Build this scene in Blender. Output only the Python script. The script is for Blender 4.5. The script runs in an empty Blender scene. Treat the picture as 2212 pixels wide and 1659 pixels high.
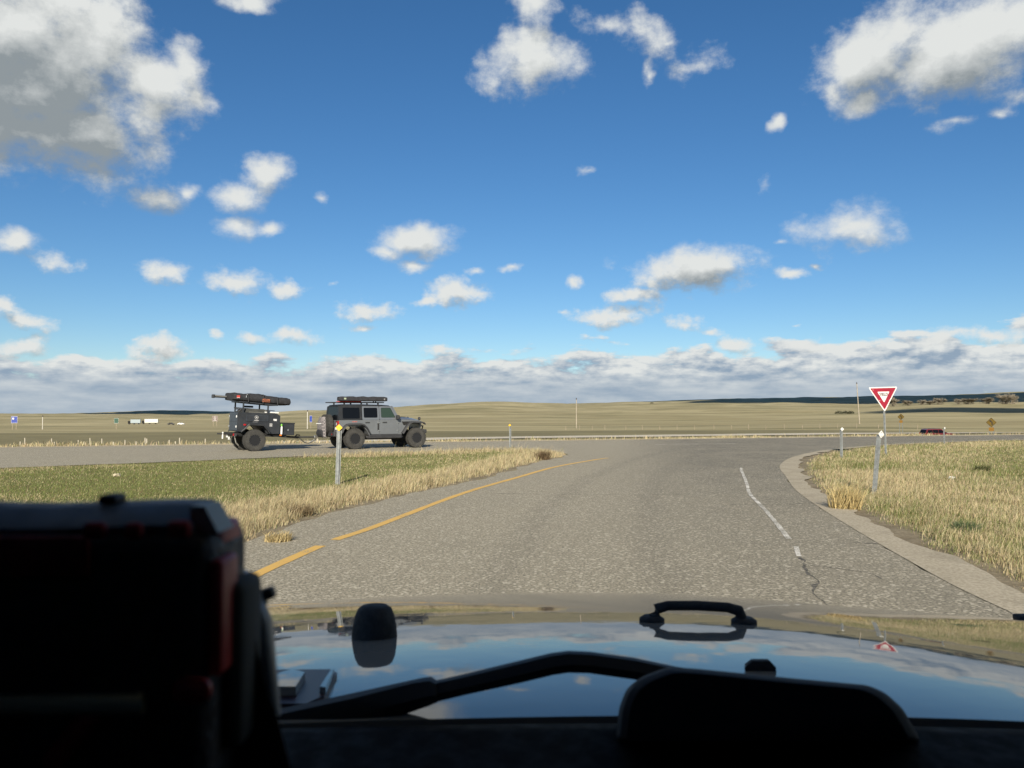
import bpy, bmesh, math, random
import numpy as np
from mathutils import Vector, Matrix, Euler
from math import radians, sin, cos, tan, pi, atan2, sqrt

SC = bpy.context.scene
COL = SC.collection
random.seed(7)
RNG = np.random.default_rng(11)

# ------------------------------------------------------------------ camera
EYE = 1.67                      # eye height of the driver of a lifted 4x4
FPX = 830.0                     # focal length in pixels of a 1024 px wide frame
HOR = 411.1                     # image row of the true horizon (768 px high frame)
PITCH = math.atan((HOR - 384.0) / FPX)
cam = bpy.data.cameras.new('camera')
cam.sensor_width = 36.0
cam.lens = FPX / 1024.0 * 36.0
cam.clip_start = 0.02
cam.clip_end = 60000.0
cam.dof.use_dof = True
cam.dof.focus_distance = 24.0
cam.dof.aperture_fstop = cam.lens / 2.3
cam_ob = bpy.data.objects.new('camera', cam)
COL.objects.link(cam_ob)
cam_ob.location = (0, 0, EYE)
cam_ob.rotation_euler = (radians(90) + PITCH, 0, 0)
SC.camera = cam_ob

# ------------------------------------------------------------------ exposure
SC.view_settings.view_transform = 'Standard'
SC.view_settings.look = 'None'
SC.view_settings.gamma = 1.0
SC.view_settings.exposure = 0.52
SC.view_settings.use_curve_mapping = False
SC.cycles.max_bounces = 6
SC.cycles.diffuse_bounces = 3
SC.cycles.glossy_bounces = 3
SC.cycles.transparent_max_bounces = 8
SC.cycles.sample_clamp_indirect = 4.0
SC.cycles.caustics_reflective = False
SC.cycles.caustics_refractive = False

# ------------------------------------------------------------------ sun
SUN_EL = 25.0                   # the sun stands low behind the driver
SUN_AZ = 4.0                    # light travels towards +Y, a little to +X
sd = bpy.data.lights.new('sun', 'SUN')
sd.energy = 5.0
sd.angle = radians(0.53)
sd.color = (1.0, 0.90, 0.74)
sun = bpy.data.objects.new('sun', sd)
COL.objects.link(sun)
LDIR = Vector((sin(radians(SUN_AZ)) * cos(radians(SUN_EL)), cos(radians(SUN_AZ)) * cos(radians(SUN_EL)), -sin(radians(SUN_EL))))
sun.rotation_euler = LDIR.to_track_quat('-Z', 'Y').to_euler()

# ------------------------------------------------------------------ sky
world = bpy.data.worlds.new('World')
SC.world = world
world.use_nodes = True
NT = world.node_tree
NT.nodes.clear()

def nd(tree, kind, **kw):
    n = tree.nodes.new(kind)
    for k, v in kw.items():
        setattr(n, k, v)
    return n

def setin(tree, sock, v):
    if isinstance(v, bpy.types.NodeSocket):
        tree.links.new(v, sock)
    else:
        sock.default_value = v

def M(tree, op, a, b=None, c=None, clamp=False):
    n = tree.nodes.new('ShaderNodeMath')
    n.operation = op
    n.use_clamp = clamp
    setin(tree, n.inputs[0], a)
    if b is not None:
        setin(tree, n.inputs[1], b)
    if c is not None:
        setin(tree, n.inputs[2], c)
    return n.outputs[0]

def ramp(tree, fac, a, b, lo=0.0, hi=1.0, smooth=True):
    n = tree.nodes.new('ShaderNodeMapRange')
    n.interpolation_type = 'SMOOTHSTEP' if smooth else 'LINEAR'
    setin(tree, n.inputs['Value'], fac)
    for k, v in (('From Min', a), ('From Max', b), ('To Min', lo), ('To Max', hi)):
        setin(tree, n.inputs[k], v)
    return n.outputs[0]

def mixc(tree, fac, a, b, blend='MIX'):
    n = tree.nodes.new('ShaderNodeMix')
    n.data_type = 'RGBA'
    n.blend_type = blend
    setin(tree, n.inputs[0], fac)
    for s, v in ((n.inputs[6], a), (n.inputs[7], b)):
        if isinstance(v, (tuple, list)) and len(v) == 3:
            v = (*v, 1.0)
        setin(tree, s, v)
    return n.outputs[2]

def noise(tree, vec, scale, detail=4.0, rough=0.55, dim='3D', lac=2.0):
    n = tree.nodes.new('ShaderNodeTexNoise')
    n.noise_dimensions = dim
    n.inputs['Scale'].default_value = scale
    n.inputs['Detail'].default_value = detail
    n.inputs['Roughness'].default_value = rough
    n.inputs['Lacunarity'].default_value = lac
    if vec is not None:
        tree.links.new(vec, n.inputs['Vector'])
    return n

K = 1024.0 / 2212.0
def ray(px, py):
    """direction of a point of the photograph (2212 px wide copy), in world axes"""
    u = (px * K - 512.0) / FPX
    v = (384.0 - py * K) / FPX
    return Vector((u, cos(PITCH) - v * sin(PITCH), sin(PITCH) + v * cos(PITCH)))

def azel(px, py):
    r = ray(px, py).normalized()
    return math.degrees(atan2(r.x, r.y)), math.degrees(math.asin(r.z))

# clouds: centre, radii (in the 2212 px copy), tilt, strength
CLOUDS = [
    (40, 40, 280, 190, 0, 1.25), (90, 190, 240, 170, 0, 1.25), (40, 265, 250, 105, 0, 1.2), (180, 275, 190, 80, 0, 1.15), (215, 50, 95, 80, 0, 1.0),
    (320, 190, 115, 95, 0, 1.1), (300, 270, 100, 85, 0, 1.0), (385, 135, 65, 75, 25, .85), (430, 215, 50, 45, 0, .85),
    (535, 0, 110, 40, 0, .75), (355, 420, 100, 45, -10, .8), (410, 400, 40, 40, 0, .7), (575, 365, 58, 60, 0, 1.0), (520, 415, 70, 42, 0, 1.0),
    (520, 485, 62, 36, 0, .85), (592, 490, 38, 22, 20, .8), (685, 428, 42, 28, 0, .62), (25, 525, 90, 40, 0, .85), (115, 558, 85, 30, 0, .75),
    (1125, 20, 100, 70, 0, .8), (1160, 148, 125, 72, 8, .95), (1310, 65, 110, 70, 0, .8), (1410, 50, 85, 80, 0, .7), (1410, 140, 32, 60, -25, .62), (1515, 140, 85, 55, 0, .66), (1445, 70, 40, 30, 0, .6),
    (1895, 110, 170, 105, 10, 1.1), (2040, 120, 200, 110, 5, 1.15), (2150, 60, 160, 110, 0, 1.1), (1860, 200, 80, 50, 0, .9), (1790, 185, 70, 50, 25, .8),
    (2070, 265, 105, 38, 15, .6), (2150, 240, 60, 40, 20, .55), (1668, 262, 24, 30, 0, .8), (2190, 200, 60, 40, 0, .6),
    (1835, 500, 140, 52, 8, 1.0), (1690, 530, 40, 20, 0, .5), (1490, 578, 145, 52, 0, 1.15), (1570, 572, 60, 45, 15, .95), (1400, 605, 70, 34, 20, .85),
    (1365, 640, 100, 24, 0, .85), (1330, 680, 105, 27, 10, .95), (1215, 672, 36, 12, 0, .6), (890, 518, 105, 42, 12, 1.0), (830, 548, 52, 26, 15, .9), (893, 572, 60, 17, 6, .8),
    (985, 630, 75, 33, 10, 1.1), (930, 648, 55, 17, 5, .9), (797, 666, 78, 24, 0, .95), (785, 703, 50, 16, 0, .8), (360, 590, 66, 33, 0, .95), (505, 604, 95, 32, -3, .95), (612, 622, 65, 26, 0, .85), (720, 618, 40, 14, 0, .45),
    (25, 668, 50, 22, 0, .9), (60, 697, 95, 20, -4, .95), (40, 752, 110, 34, -6, .9), (1245, 602, 30, 19, 15, .85), (1108, 578, 42, 14, 15, .65), (1025, 580, 32, 15, 10, .75),
    (1478, 706, 52, 24, 5, .85), (1540, 717, 38, 13, 5, .8), (1705, 595, 55, 20, -4, .7), (1757, 577, 27, 12, 10, .7), (1265, 360, 45, 28, 0, .42), (1640, 400, 45, 60, 0, .35),
    (630, 728, 85, 24, 0, .9), (550, 726, 32, 20, 0, .85), (466, 722, 28, 11, 0, .7), (945, 762, 58, 20, 8, .8), (1722, 692, 28, 8, 8, .55), (350, 760, 70, 30, 0, 1.0), (300, 742, 30, 10, 0, .6), (1580, 745, 60, 24, 0, .95), (1740, 748, 70, 18, 0, .95), (2025, 727, 60, 18, 0, 1.0), (2140, 720, 90, 24, 5, 1.0)]

# grey undersides of the thicker clouds
SHADES = [(40, 215, 260, 135, .95), (110, 305, 260, 85, .9), (90, 130, 120, 80, .5), (345, 425, 95, 45, 1.0), (300, 405, 60, 30, .9), (1900, 190, 150, 60, .42), (2060, 190, 150, 60, .38), (1757, 577, 30, 14, .8), (1500, 615, 130, 26, .55), (1570, 600, 50, 26, .6), (1365, 645, 100, 22, .3), (1720, 692, 30, 9, .6), (950, 770, 50, 14, .3)]

def build_sky():
    t = NT
    tc = nd(t, 'ShaderNodeTexCoord')
    nv = nd(t, 'ShaderNodeVectorMath', operation='NORMALIZE'); t.links.new(tc.outputs['Generated'], nv.inputs[0])
    sp = nd(t, 'ShaderNodeSeparateXYZ'); t.links.new(nv.outputs[0], sp.inputs[0])
    x, y, z = sp.outputs
    az = M(t, 'MULTIPLY', M(t, 'ARCTAN2', x, y), 180 / pi)
    el = M(t, 'MULTIPLY', M(t, 'ARCSINE', z), 180 / pi)
    sky = nd(t, 'ShaderNodeTexSky', sky_type='NISHITA', sun_disc=False)
    sky.sun_elevation = radians(SUN_EL)
    sky.sun_rotation = radians(180 + SUN_AZ)
    sky.altitude = 900
    sky.air_density = 1.0
    sky.dust_density = SKY_DUST
    sky.ozone_density = 4.0
    hs = nd(t, 'ShaderNodeHueSaturation')
    hs.inputs['Saturation'].default_value = SKY_SAT
    hs.inputs['Value'].default_value = SKY_GAIN
    t.links.new(sky.outputs[0], hs.inputs['Color'])
    blue = hs.outputs[0]

    e0 = M(t, 'MAXIMUM', el, -2.0)
    e7 = M(t, 'ADD', e0, 7.0)
    def comb(a, b):
        n = nd(t, 'ShaderNodeCombineXYZ'); setin(t, n.inputs[0], a); setin(t, n.inputs[1], b); return n.outputs[0]
    def probe(dx, dy):
        """warped position and billow noise at a point offset by a share of the cloud scale"""
        a = M(t, 'MULTIPLY_ADD', e7, dx, az); e = M(t, 'MULTIPLY_ADD', e7, dy, e0)
        ee = M(t, 'ADD', e, 7.0)
        Q = comb(a, M(t, 'MULTIPLY', e, 1.25))
        k = ramp(t, e0, 6.0, 15.0)
        def two(sc, det, ro, out):
            lo, hi = noise(t, Q, sc * .52, det, ro).outputs[out], noise(t, Q, sc * .235, det, ro).outputs[out]
            return mixc(t, k, lo, hi)
        nw = two(.55, 4.0, .55, 'Color')
        ws = nd(t, 'ShaderNodeVectorMath', operation='SUBTRACT'); t.links.new(nw, ws.inputs[0]); ws.inputs[1].default_value = (.5, .5, .5)
        wk = nd(t, 'ShaderNodeVectorMath', operation='SCALE'); t.links.new(ws.outputs[0], wk.inputs[0]); t.links.new(M(t, 'MULTIPLY', ee, .17), wk.inputs['Scale'])
        pw = nd(t, 'ShaderNodeVectorMath', operation='ADD'); t.links.new(comb(a, e), pw.inputs[0]); t.links.new(wk.outputs[0], pw.inputs[1])
        mk = nd(t, 'ShaderNodeVectorMath', operation='MULTIPLY'); t.links.new(pw.outputs[0], mk.inputs[0]); mk.inputs[1].default_value = (1, 1, 0)
        n2 = nd(t, 'ShaderNodeMix'); n2.data_type = 'FLOAT'
        t.links.new(k, n2.inputs[0]); t.links.new(noise(t, Q, .56, 9.0, .63).outputs['Fac'], n2.inputs[2]); t.links.new(noise(t, Q, .25, 10.0, .63).outputs['Fac'], n2.inputs[3])
        return mk.outputs[0], M(t, 'MULTIPLY', M(t, 'SUBTRACT', n2.outputs[0], .5), 2.3), Q
    P0, N0, Q0 = probe(0, 0)
    P1, N1, _q = probe(-.02, .06)

    # far bank of stratocumulus standing over the horizon: heaped tops above, flat layers below
    def bank(off, sc, ky, det):
        return noise(t, comb(M(t, 'ADD', az, -.2 * off), M(t, 'MULTIPLY_ADD', e0, ky, .8 * off)), sc, det, .56).outputs['Fac']
    b0, b1 = bank(0.0, .26, 2.3, 8.0), bank(1.0, .26, 2.3, 8.0)
    lay = bank(0.0, .16, 7.0, 5.0)
    top = M(t, 'MULTIPLY_ADD', M(t, 'MINIMUM', M(t, 'MAXIMUM', az, -40.0), 40.0), .024, 4.2)
    cover = M(t, 'MINIMUM', M(t, 'MULTIPLY', M(t, 'SUBTRACT', top, e0), .40), .75)
    fb = M(t, 'ADD', cover, M(t, 'MULTIPLY', M(t, 'SUBTRACT', b0, .5), 2.6))
    fb = M(t, 'ADD', fb, M(t, 'MULTIPLY', M(t, 'SUBTRACT', lay, .5), 1.0))
    bd = ramp(t, fb, .0, .34)
    con = ramp(t, e0, 1.2, 3.6, .12, 1.0)
    bl = M(t, 'MULTIPLY', M(t, 'SUBTRACT', b0, b1), M(t, 'MULTIPLY', con, 5.0))
    bl = M(t, 'ADD', bl, M(t, 'MULTIPLY', M(t, 'SUBTRACT', lay, .5), ramp(t, e0, .3, 2.5, .8, 1.6)))
    bl = M(t, 'ADD', bl, ramp(t, e0, .4, 4.4, .24, .64), clamp=True)
    bcol = mixc(t, ramp(t, bl, .0, .9, smooth=False), BANK_DARK, BANK_LIT)
    back = mixc(t, bd, blue, bcol)

    def ell(c):
        cx, cy, rx, ry, rot, st = c
        rx, ry = rx * 1.10, ry * 1.12
        a, e = azel(cx, cy)
        a1, _ = azel(cx + rx, cy); a0, _ = azel(cx - rx, cy)
        _, e1 = azel(cx, cy - ry); _, ee = azel(cx, cy + ry)
        return a, e, (a1 - a0) / 2, (e1 - ee) / 2, st
    E = [ell(c) for c in CLOUDS]
    H = [ell((c[0], c[1], c[2], c[3], 0, c[4])) for c in SHADES]
    def leaf(es):
        """node group holding the shapes of a few neighbouring clouds"""
        g = bpy.data.node_groups.new('cumulus_shapes', 'ShaderNodeTree')
        for k in ('P0', 'P1'): g.interface.new_socket(k, in_out='INPUT', socket_type='NodeSocketVector')
        for k in ('N0', 'N1'): g.interface.new_socket(k, in_out='INPUT', socket_type='NodeSocketFloat')
        for k in ('F0', 'F1', 'K'): g.interface.new_socket(k, in_out='OUTPUT', socket_type='NodeSocketFloat')
        gi, go = g.nodes.new('NodeGroupInput'), g.nodes.new('NodeGroupOutput')
        for k in (0, 1):
            acc = None
            for a, e, ra, re, st in es:
                m = nd(g, 'ShaderNodeVectorMath', operation='MULTIPLY_ADD'); g.links.new(gi.outputs[k], m.inputs[0])
                m.inputs[1].default_value = (1 / ra, 1 / re, 0); m.inputs[2].default_value = (-a / ra, -e / re, 0)
                ln = nd(g, 'ShaderNodeVectorMath', operation='LENGTH'); g.links.new(m.outputs[0], ln.inputs[0])
                f = M(g, 'SUBTRACT', st, ln.outputs['Value'])
                acc = f if acc is None else M(g, 'SMOOTH_MAX', acc, f, .2)
            g.links.new(M(g, 'ADD', M(g, 'MAXIMUM', acc, -1.2), gi.outputs[2 + k]), go.inputs[k])
        ks = [h for h in H if any(abs(h[0] - q[0]) < h[2] + q[2] and abs(h[1] - q[1]) < h[3] + q[3] for q in es)]
        kk = None
        for a, e, ra, re, st in ks:
            m = nd(g, 'ShaderNodeVectorMath', operation='MULTIPLY_ADD'); g.links.new(gi.outputs[0], m.inputs[0])
            m.inputs[1].default_value = (1 / ra, 1 / re, 0); m.inputs[2].default_value = (-a / ra, -e / re, 0)
            ln = nd(g, 'ShaderNodeVectorMath', operation='LENGTH'); g.links.new(m.outputs[0], ln.inputs[0])
            f = M(g, 'MULTIPLY', ramp(g, ln.outputs['Value'], 1.15, .35), st)
            kk = f if kk is None else M(g, 'MAXIMUM', kk, f)
        if kk is not None: g.links.new(kk, go.inputs[2])
        n = nd(t, 'ShaderNodeGroup'); n.node_tree = g
        for k, v in enumerate((P0, P1, N0, N1)): t.links.new(v, n.inputs[k])
        return n.outputs[0], n.outputs[1], n.outputs[2]
    def closure(col):
        bg = nd(t, 'ShaderNodeBackground'); setin(t, bg.inputs[0], col); bg.inputs[1].default_value = SKY_STR
        return bg.outputs[0]
    def shade(f0, f1, k=0.0):
        dens = M(t, 'MULTIPLY', ramp(t, f0, .0, .85), .985)
        lit = M(t, 'MULTIPLY_ADD', M(t, 'SUBTRACT', f0, f1), .75, .74)
        lit = M(t, 'SUBTRACT', lit, ramp(t, f0, .5, 1.5, 0, .16))
        lit = M(t, 'SUBTRACT', lit, M(t, 'MULTIPLY', k, .62), clamp=True)
        return closure(mixc(t, dens, back, mixc(t, ramp(t, lit, .10, .95, smooth=False), CLOUD_DARK, CLOUD_LIT)))
    def mix(fac, a, b):
        n = nd(t, 'ShaderNodeMixShader'); t.links.new(fac, n.inputs[0]); t.links.new(a, n.inputs[1]); t.links.new(b, n.inputs[2])
        return n.outputs[0]
    def tile(a0, a1, el0, el1, depth=0):
        """only the clouds that can reach a patch of sky are evaluated there"""
        es = [q for q in E if q[0] + q[2] * 1.75 + .9 + .07 * q[1] > a0 and q[0] - q[2] * 1.75 - .9 - .07 * q[1] < a1 and q[1] + q[3] * 1.75 + .9 + .07 * q[1] > el0 and q[1] - q[3] * 1.75 - .9 - .07 * q[1] < el1]
        if not es:
            return closure(back)
        if len(es) <= 8 or depth >= 5:
            return shade(*leaf(es))
        if (a1 - a0) > 1.6 * (el1 - el0):
            mid = (a0 + a1) / 2
            return mix(M(t, 'GREATER_THAN', az, mid), tile(a0, mid, el0, el1, depth + 1), tile(mid, a1, el0, el1, depth + 1))
        mid = (el0 + el1) / 2
        return mix(M(t, 'GREATER_THAN', el, mid), tile(a0, a1, el0, mid, depth + 1), tile(a0, a1, mid, el1, depth + 1))
    inner = tile(-42, 42, 2.2, 34)
    inner = mix(M(t, 'LESS_THAN', el, 2.2), inner, closure(back))
    # the same fair-weather cumulus goes on round the rest of the sky
    big = noise(t, Q0, .06, 2.0, .5).outputs['Fac']
    fo = M(t, 'ADD', M(t, 'MULTIPLY_ADD', M(t, 'SUBTRACT', big, .60), 4.5, 0.0), N0)
    fo1 = M(t, 'ADD', M(t, 'MULTIPLY_ADD', M(t, 'SUBTRACT', big, .60), 4.5, 0.0), N1)
    outer = shade(fo, fo1)
    isout = M(t, 'MAXIMUM', M(t, 'GREATER_THAN', M(t, 'ABSOLUTE', az), 42.0), M(t, 'GREATER_THAN', el, 34.0))
    s_ = mix(isout, inner, outer)
    s_ = mix(M(t, 'LESS_THAN', el, -.4), s_, closure((.30, .33, .36, 1)))
    out = nd(t, 'ShaderNodeOutputWorld')
    t.links.new(s_, out.inputs[0])

SKY_DUST = 0.3
SKY_SAT = 1.18
SKY_STR = 0.085
SKY_GAIN = 0.80
CLOUD_LIT = (6.3, 6.45, 6.3)
CLOUD_DARK = (2.3, 2.6, 2.75)
BANK_LIT = (6.2, 6.4, 6.3)
BANK_DARK = (2.35, 3.1, 4.0)
build_sky()
world.cycles.sampling_method = 'MANUAL'
world.cycles.sample_map_resolution = 1024

# ------------------------------------------------------------------ helpers
def tag(o, label=None, cat=None, group=None, kind=None):
    if label: o['label'] = label
    if cat: o['category'] = cat
    if group: o['group'] = group
    if kind: o['kind'] = kind
    return o

def empty(name, loc=(0, 0, 0), rz=0.0, label=None, cat=None, group=None):
    o = bpy.data.objects.new(name, None)
    o.empty_display_size = .2
    COL.objects.link(o)
    o.location = loc
    o.rotation_euler = (0, 0, rz)
    return tag(o, label, cat, group)

def link_mesh(name, me, mat=None, parent=None, loc=None, rot=None):
    o = bpy.data.objects.new(name, me)
    COL.objects.link(o)
    if mat is not None and not me.materials:
        me.materials.append(mat)
    if parent is not None:
        o.parent = parent
    if loc is not None: o.location = loc
    if rot is not None: o.rotation_euler = rot
    return o

def copy_tree(o, parent=None):
    c = o.copy()
    COL.objects.link(c)
    c.parent = parent
    for ch in o.children:
        copy_tree(ch, c)
    return c

class MB:
    """collects simple shapes; build() links them as one mesh object"""
    def __init__(self):
        self.v, self.f = [], []
    def add(self, vs, fs):
        n = len(self.v)
        self.v += [tuple(p) for p in vs]
        self.f += [tuple(i + n for i in f) for f in fs]
        return self
    def box(self, c, s, rot=None, taper=1.0):
        x, y, z = s[0] / 2, s[1] / 2, s[2] / 2
        vs = [Vector((sx * x * (taper if sz > 0 else 1), sy * y * (taper if sz > 0 else 1), sz * z)) for sz in (-1, 1) for sx, sy in ((-1, -1), (1, -1), (1, 1), (-1, 1))]
        if rot is not None:
            R = Euler(rot).to_matrix()
            vs = [R @ p for p in vs]
        vs = [p + Vector(c) for p in vs]
        return self.add(vs, [(3, 2, 1, 0), (4, 5, 6, 7), (0, 1, 5, 4), (1, 2, 6, 5), (2, 3, 7, 6), (3, 0, 4, 7)])
    def bbox(self, c, s, b=.01, rot=None, seg=2):
        bm = bmesh.new()
        bmesh.ops.create_cube(bm, size=1.0)
        for q in bm.verts:
            q.co = Vector((q.co.x * s[0], q.co.y * s[1], q.co.z * s[2]))
        bmesh.ops.bevel(bm, geom=bm.edges[:], offset=b, segments=seg, affect='EDGES', profile=.5)
        R = Euler(rot).to_matrix() if rot is not None else Matrix.Identity(3)
        bm.verts.ensure_lookup_table()
        vs = [R @ q.co + Vector(c) for q in bm.verts]
        fs = [[q.index for q in f.verts] for f in bm.faces]
        bm.free()
        return self.add(vs, fs)
    def loft(self, secs, cap=True, closed=True):
        n = len(secs[0])
        vs = [p for s in secs for p in s]
        fs = []
        for i in range(len(secs) - 1):
            for j in range(n if closed else n - 1):
                a, b = i * n + j, i * n + (j + 1) % n
                fs.append((a, b, b + n, a + n))
        if cap and closed:
            fs.append(tuple(range(n - 1, -1, -1)))
            fs.append(tuple(range((len(secs) - 1) * n, len(secs) * n)))
        return self.add(vs, fs)
    def prism(self, poly, mapf, t0, t1):
        """poly of (a, b); mapf(a, b, off) -> point; a slab from off t0 to t1"""
        return self.loft([[mapf(a, b, t0) for a, b in poly], [mapf(a, b, t1) for a, b in poly]])
    def ring(self, outer, inner, mapf, t0, t1):
        n = len(outer)
        vs = [mapf(a, b, t) for t in (t0, t1) for lp in (outer, inner) for a, b in lp]
        fs = []
        O0, I0, O1, I1 = 0, n, 2 * n, 3 * n
        for j in range(n):
            k = (j + 1) % n
            fs += [(O1 + j, O1 + k, I1 + k, I1 + j), (O0 + k, O0 + j, I0 + j, I0 + k), (O0 + j, O0 + k, O1 + k, O1 + j), (I0 + k, I0 + j, I1 + j, I1 + k)]
        return self.add(vs, fs)
    def tube(self, path, r, n=8, cap=True):
        path = [Vector(p) for p in path]
        rs = r if isinstance(r, (list, tuple)) else [r] * len(path)
        secs = []
        up = Vector((0, 0, 1))
        for i, p in enumerate(path):
            d = (path[min(i + 1, len(path) - 1)] - path[max(i - 1, 0)]).normalized()
            u = up if abs(d.dot(up)) < .95 else Vector((1, 0, 0))
            a = d.cross(u).normalized()
            b = d.cross(a).normalized()
            secs.append([p + (a * cos(2 * pi * k / n) + b * sin(2 * pi * k / n)) * rs[i] for k in range(n)])
        return self.loft(secs, cap)
    def lathe(self, prof, axis='z', c=(0, 0, 0), n=24):
        secs = []
        for r, h in prof:
            s = []
            for k in range(n):
                a = 2 * pi * k / n
                p = (r * cos(a), r * sin(a), h)
                if axis == 'y': p = (r * cos(a), h, r * sin(a))
                if axis == 'x': p = (h, r * cos(a), r * sin(a))
                s.append(Vector(p) + Vector(c))
            secs.append(s)
        return self.loft(secs, True)
    def mesh(self, name, smooth=False, recalc=True, angle=35):
        me = bpy.data.meshes.new(name)
        me.from_pydata(self.v, [], self.f)
        if recalc:
            bm = bmesh.new(); bm.from_mesh(me)
            bmesh.ops.recalc_face_normals(bm, faces=bm.faces[:])
            bm.to_mesh(me); bm.free()
        if smooth:
            me.polygons.foreach_set('use_smooth', [True] * len(me.polygons))
            me.set_sharp_from_angle(angle=radians(angle))
        me.update()
        return me
    def build(self, name, mat, parent=None, smooth=False, angle=35, loc=None, rot=None):
        return link_mesh(name, self.mesh(name, smooth, True, angle), mat, parent, loc, rot)

def rpoly(pts, r, n=4):
    """polygon with rounded corners; r a number or one per corner"""
    out = []
    m = len(pts)
    rr = r if isinstance(r, (list, tuple)) else [r] * m
    for i in range(m):
        p0, p1, p2 = Vector(pts[i - 1]), Vector(pts[i]), Vector(pts[(i + 1) % m])
        a, b = (p0 - p1), (p2 - p1)
        k = min(rr[i], a.length * .45, b.length * .45)
        A, B = p1 + a.normalized() * k, p1 + b.normalized() * k
        for j in range(n + 1):
            t = j / n
            q = A * (1 - t) ** 2 + p1 * 2 * t * (1 - t) + B * t * t
            out.append((q.x, q.y))
    return out

def text_mesh(s, size, depth=.0, bold=.0, name='lettering', space=1.0):
    c = bpy.data.curves.new(name, 'FONT')
    c.body = s
    c.size = size
    c.align_x = 'CENTER'; c.align_y = 'CENTER'
    c.extrude = depth
    c.offset = bold
    c.space_character = space
    c.resolution_u = 2
    o = bpy.data.objects.new(name, c)
    COL.objects.link(o)
    bpy.context.view_layer.update()
    me = bpy.data.meshes.new_from_object(o.evaluated_get(bpy.context.evaluated_depsgraph_get()))
    bpy.data.objects.remove(o)
    bpy.data.curves.remove(c)
    return me

# ------------------------------------------------------------------ materials
def mat(name, col, rough=.6, metal=0.0, var=0.0, vscale=8.0, bump=0.0, bscale=60.0, coat=0.0, spec=.5, tint=None):
    m = bpy.data.materials.new(name)
    m.use_nodes = True
    t = m.node_tree
    b = t.nodes['Principled BSDF']
    b.inputs['Roughness'].default_value = rough
    b.inputs['Metallic'].default_value = metal
    b.inputs['Specular IOR Level'].default_value = spec
    b.inputs['Coat Weight'].default_value = coat
    b.inputs['Coat Roughness'].default_value = .03
    tc = nd(t, 'ShaderNodeTexCoord')
    if var > 0:
        n = noise(t, tc.outputs['Object'], vscale, 5.0, .6)
        lo = tuple(max(0, c * (1 - var)) for c in col); hi = tuple(min(1, c * (1 + var)) for c in (tint or col))
        t.links.new(mixc(t, ramp(t, n.outputs['Fac'], .3, .7), lo, hi), b.inputs['Base Color'])
        n3 = noise(t, tc.outputs['Object'], vscale * 3.1, 4.0, .6)
        t.links.new(ramp(t, n3.outputs['Fac'], .3, .7, max(.02, rough * .85), min(1, rough * 1.15)), b.inputs['Roughness'])
    else:
        b.inputs['Base Color'].default_value = (*col, 1)
    if bump > 0:
        n2 = noise(t, tc.outputs['Object'], bscale, 4.0, .6)
        bp = nd(t, 'ShaderNodeBump'); bp.inputs['Strength'].default_value = bump; bp.inputs['Distance'].default_value = .01
        t.links.new(n2.outputs['Fac'], bp.inputs['Height']); t.links.new(bp.outputs[0], b.inputs['Normal'])
    return m

# ------------------------------------------------------------------ the lie of the land
def gp(px, py, z=0.0):
    """point of the level ground under a direction"""
    r = ray(px, py)
    k = (z - EYE) / r.z
    return (r.x * k, r.y * k)

L0 = np.array([-4.7, 44.4]); LA = radians(19.0)
LD = np.array([cos(LA), sin(LA)]); LN = np.array([-sin(LA), cos(LA)])
def s_of(x, y):
    """distance beyond the far edge of the crossing road"""
    return (x - L0[0]) * LN[0] + (y - L0[1]) * LN[1]

DIP = -2.85
FD = np.array([150, 220, 300, 500, 700, 1000, 1500, 2200, 3000, 4500, 8000, 20000.0])
FROWS = {
    -900: [942, 933, 927.5, 920, 915, 909, 904, 899, 896, 893, 896, 905],
    0:    [942, 933, 927.5, 920, 915, 909, 904, 900, 897.5, 896, 898, 905],
    180:  [942, 933, 927.5, 920, 915, 909, 904, 899.5, 897, 895, 897, 905],
    270:  [942, 933, 927.5, 920, 915, 909, 904, 899.5, 896, 888, 896, 905],
    330:  [942, 933, 927.5, 920, 915, 909, 904, 899.5, 896, 884, 895, 905],
    420:  [942, 933, 927.5, 920, 915, 909, 904, 899.5, 896, 889, 895, 905],
    560:  [942, 933, 927, 919, 914, 908, 903, 898, 895, 892, 895, 905],
    700:  [942, 933, 927, 919, 913, 906, 900, 893, 888.5, 890, 895, 905],
    900:  [942, 933, 926, 917, 908, 898, 886, 876.5, 878, 885, 895, 905],
    1030: [942, 933, 926, 916, 907, 896, 882, 868.5, 873, 880, 890, 905],
    1130: [942, 933, 926, 916, 907, 896, 883, 872, 874, 880, 890, 905],
    1250: [942, 933, 926, 916, 907, 897, 886, 876, 874, 873, 885, 900],
    1400: [942, 933, 925, 915, 906, 896, 885, 876, 872, 870, 880, 900],
    1500: [942, 933, 924, 914, 905, 895, 884, 874, 868, 863, 875, 900],
    1700: [942, 933, 921, 912, 904, 895, 884, 874, 867, 857, 875, 900],
    1860: [942, 933, 915, 909, 902, 894, 884, 873, 866, 856, 870, 900],
    2000: [942, 933, 918, 908, 898, 883, 873, 869, 862, 853, 865, 900],
    2212: [942, 933, 918, 908, 898, 883, 873, 868, 858, 846, 860, 900],
    3200: [942, 933, 920, 908, 898, 883, 873, 866, 856, 842, 860, 900]}
_pxs = np.array(sorted(FROWS))
_baz = np.array([math.degrees(math.atan((p * K - 512.0) / FPX)) for p in _pxs])
_tab = np.array([FROWS[p] for p in _pxs])
_lg = np.log(np.linspace(0, 1, 240) * 0 + np.geomspace(60, 30000, 240))
_az = np.linspace(-62, 62, 497)
_fine = np.array([np.interp(_lg, np.log(FD), r) for r in _tab])
_fine = np.array([np.interp(_az, _baz, _fine[:, j]) for j in range(len(_lg))]).T
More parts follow.
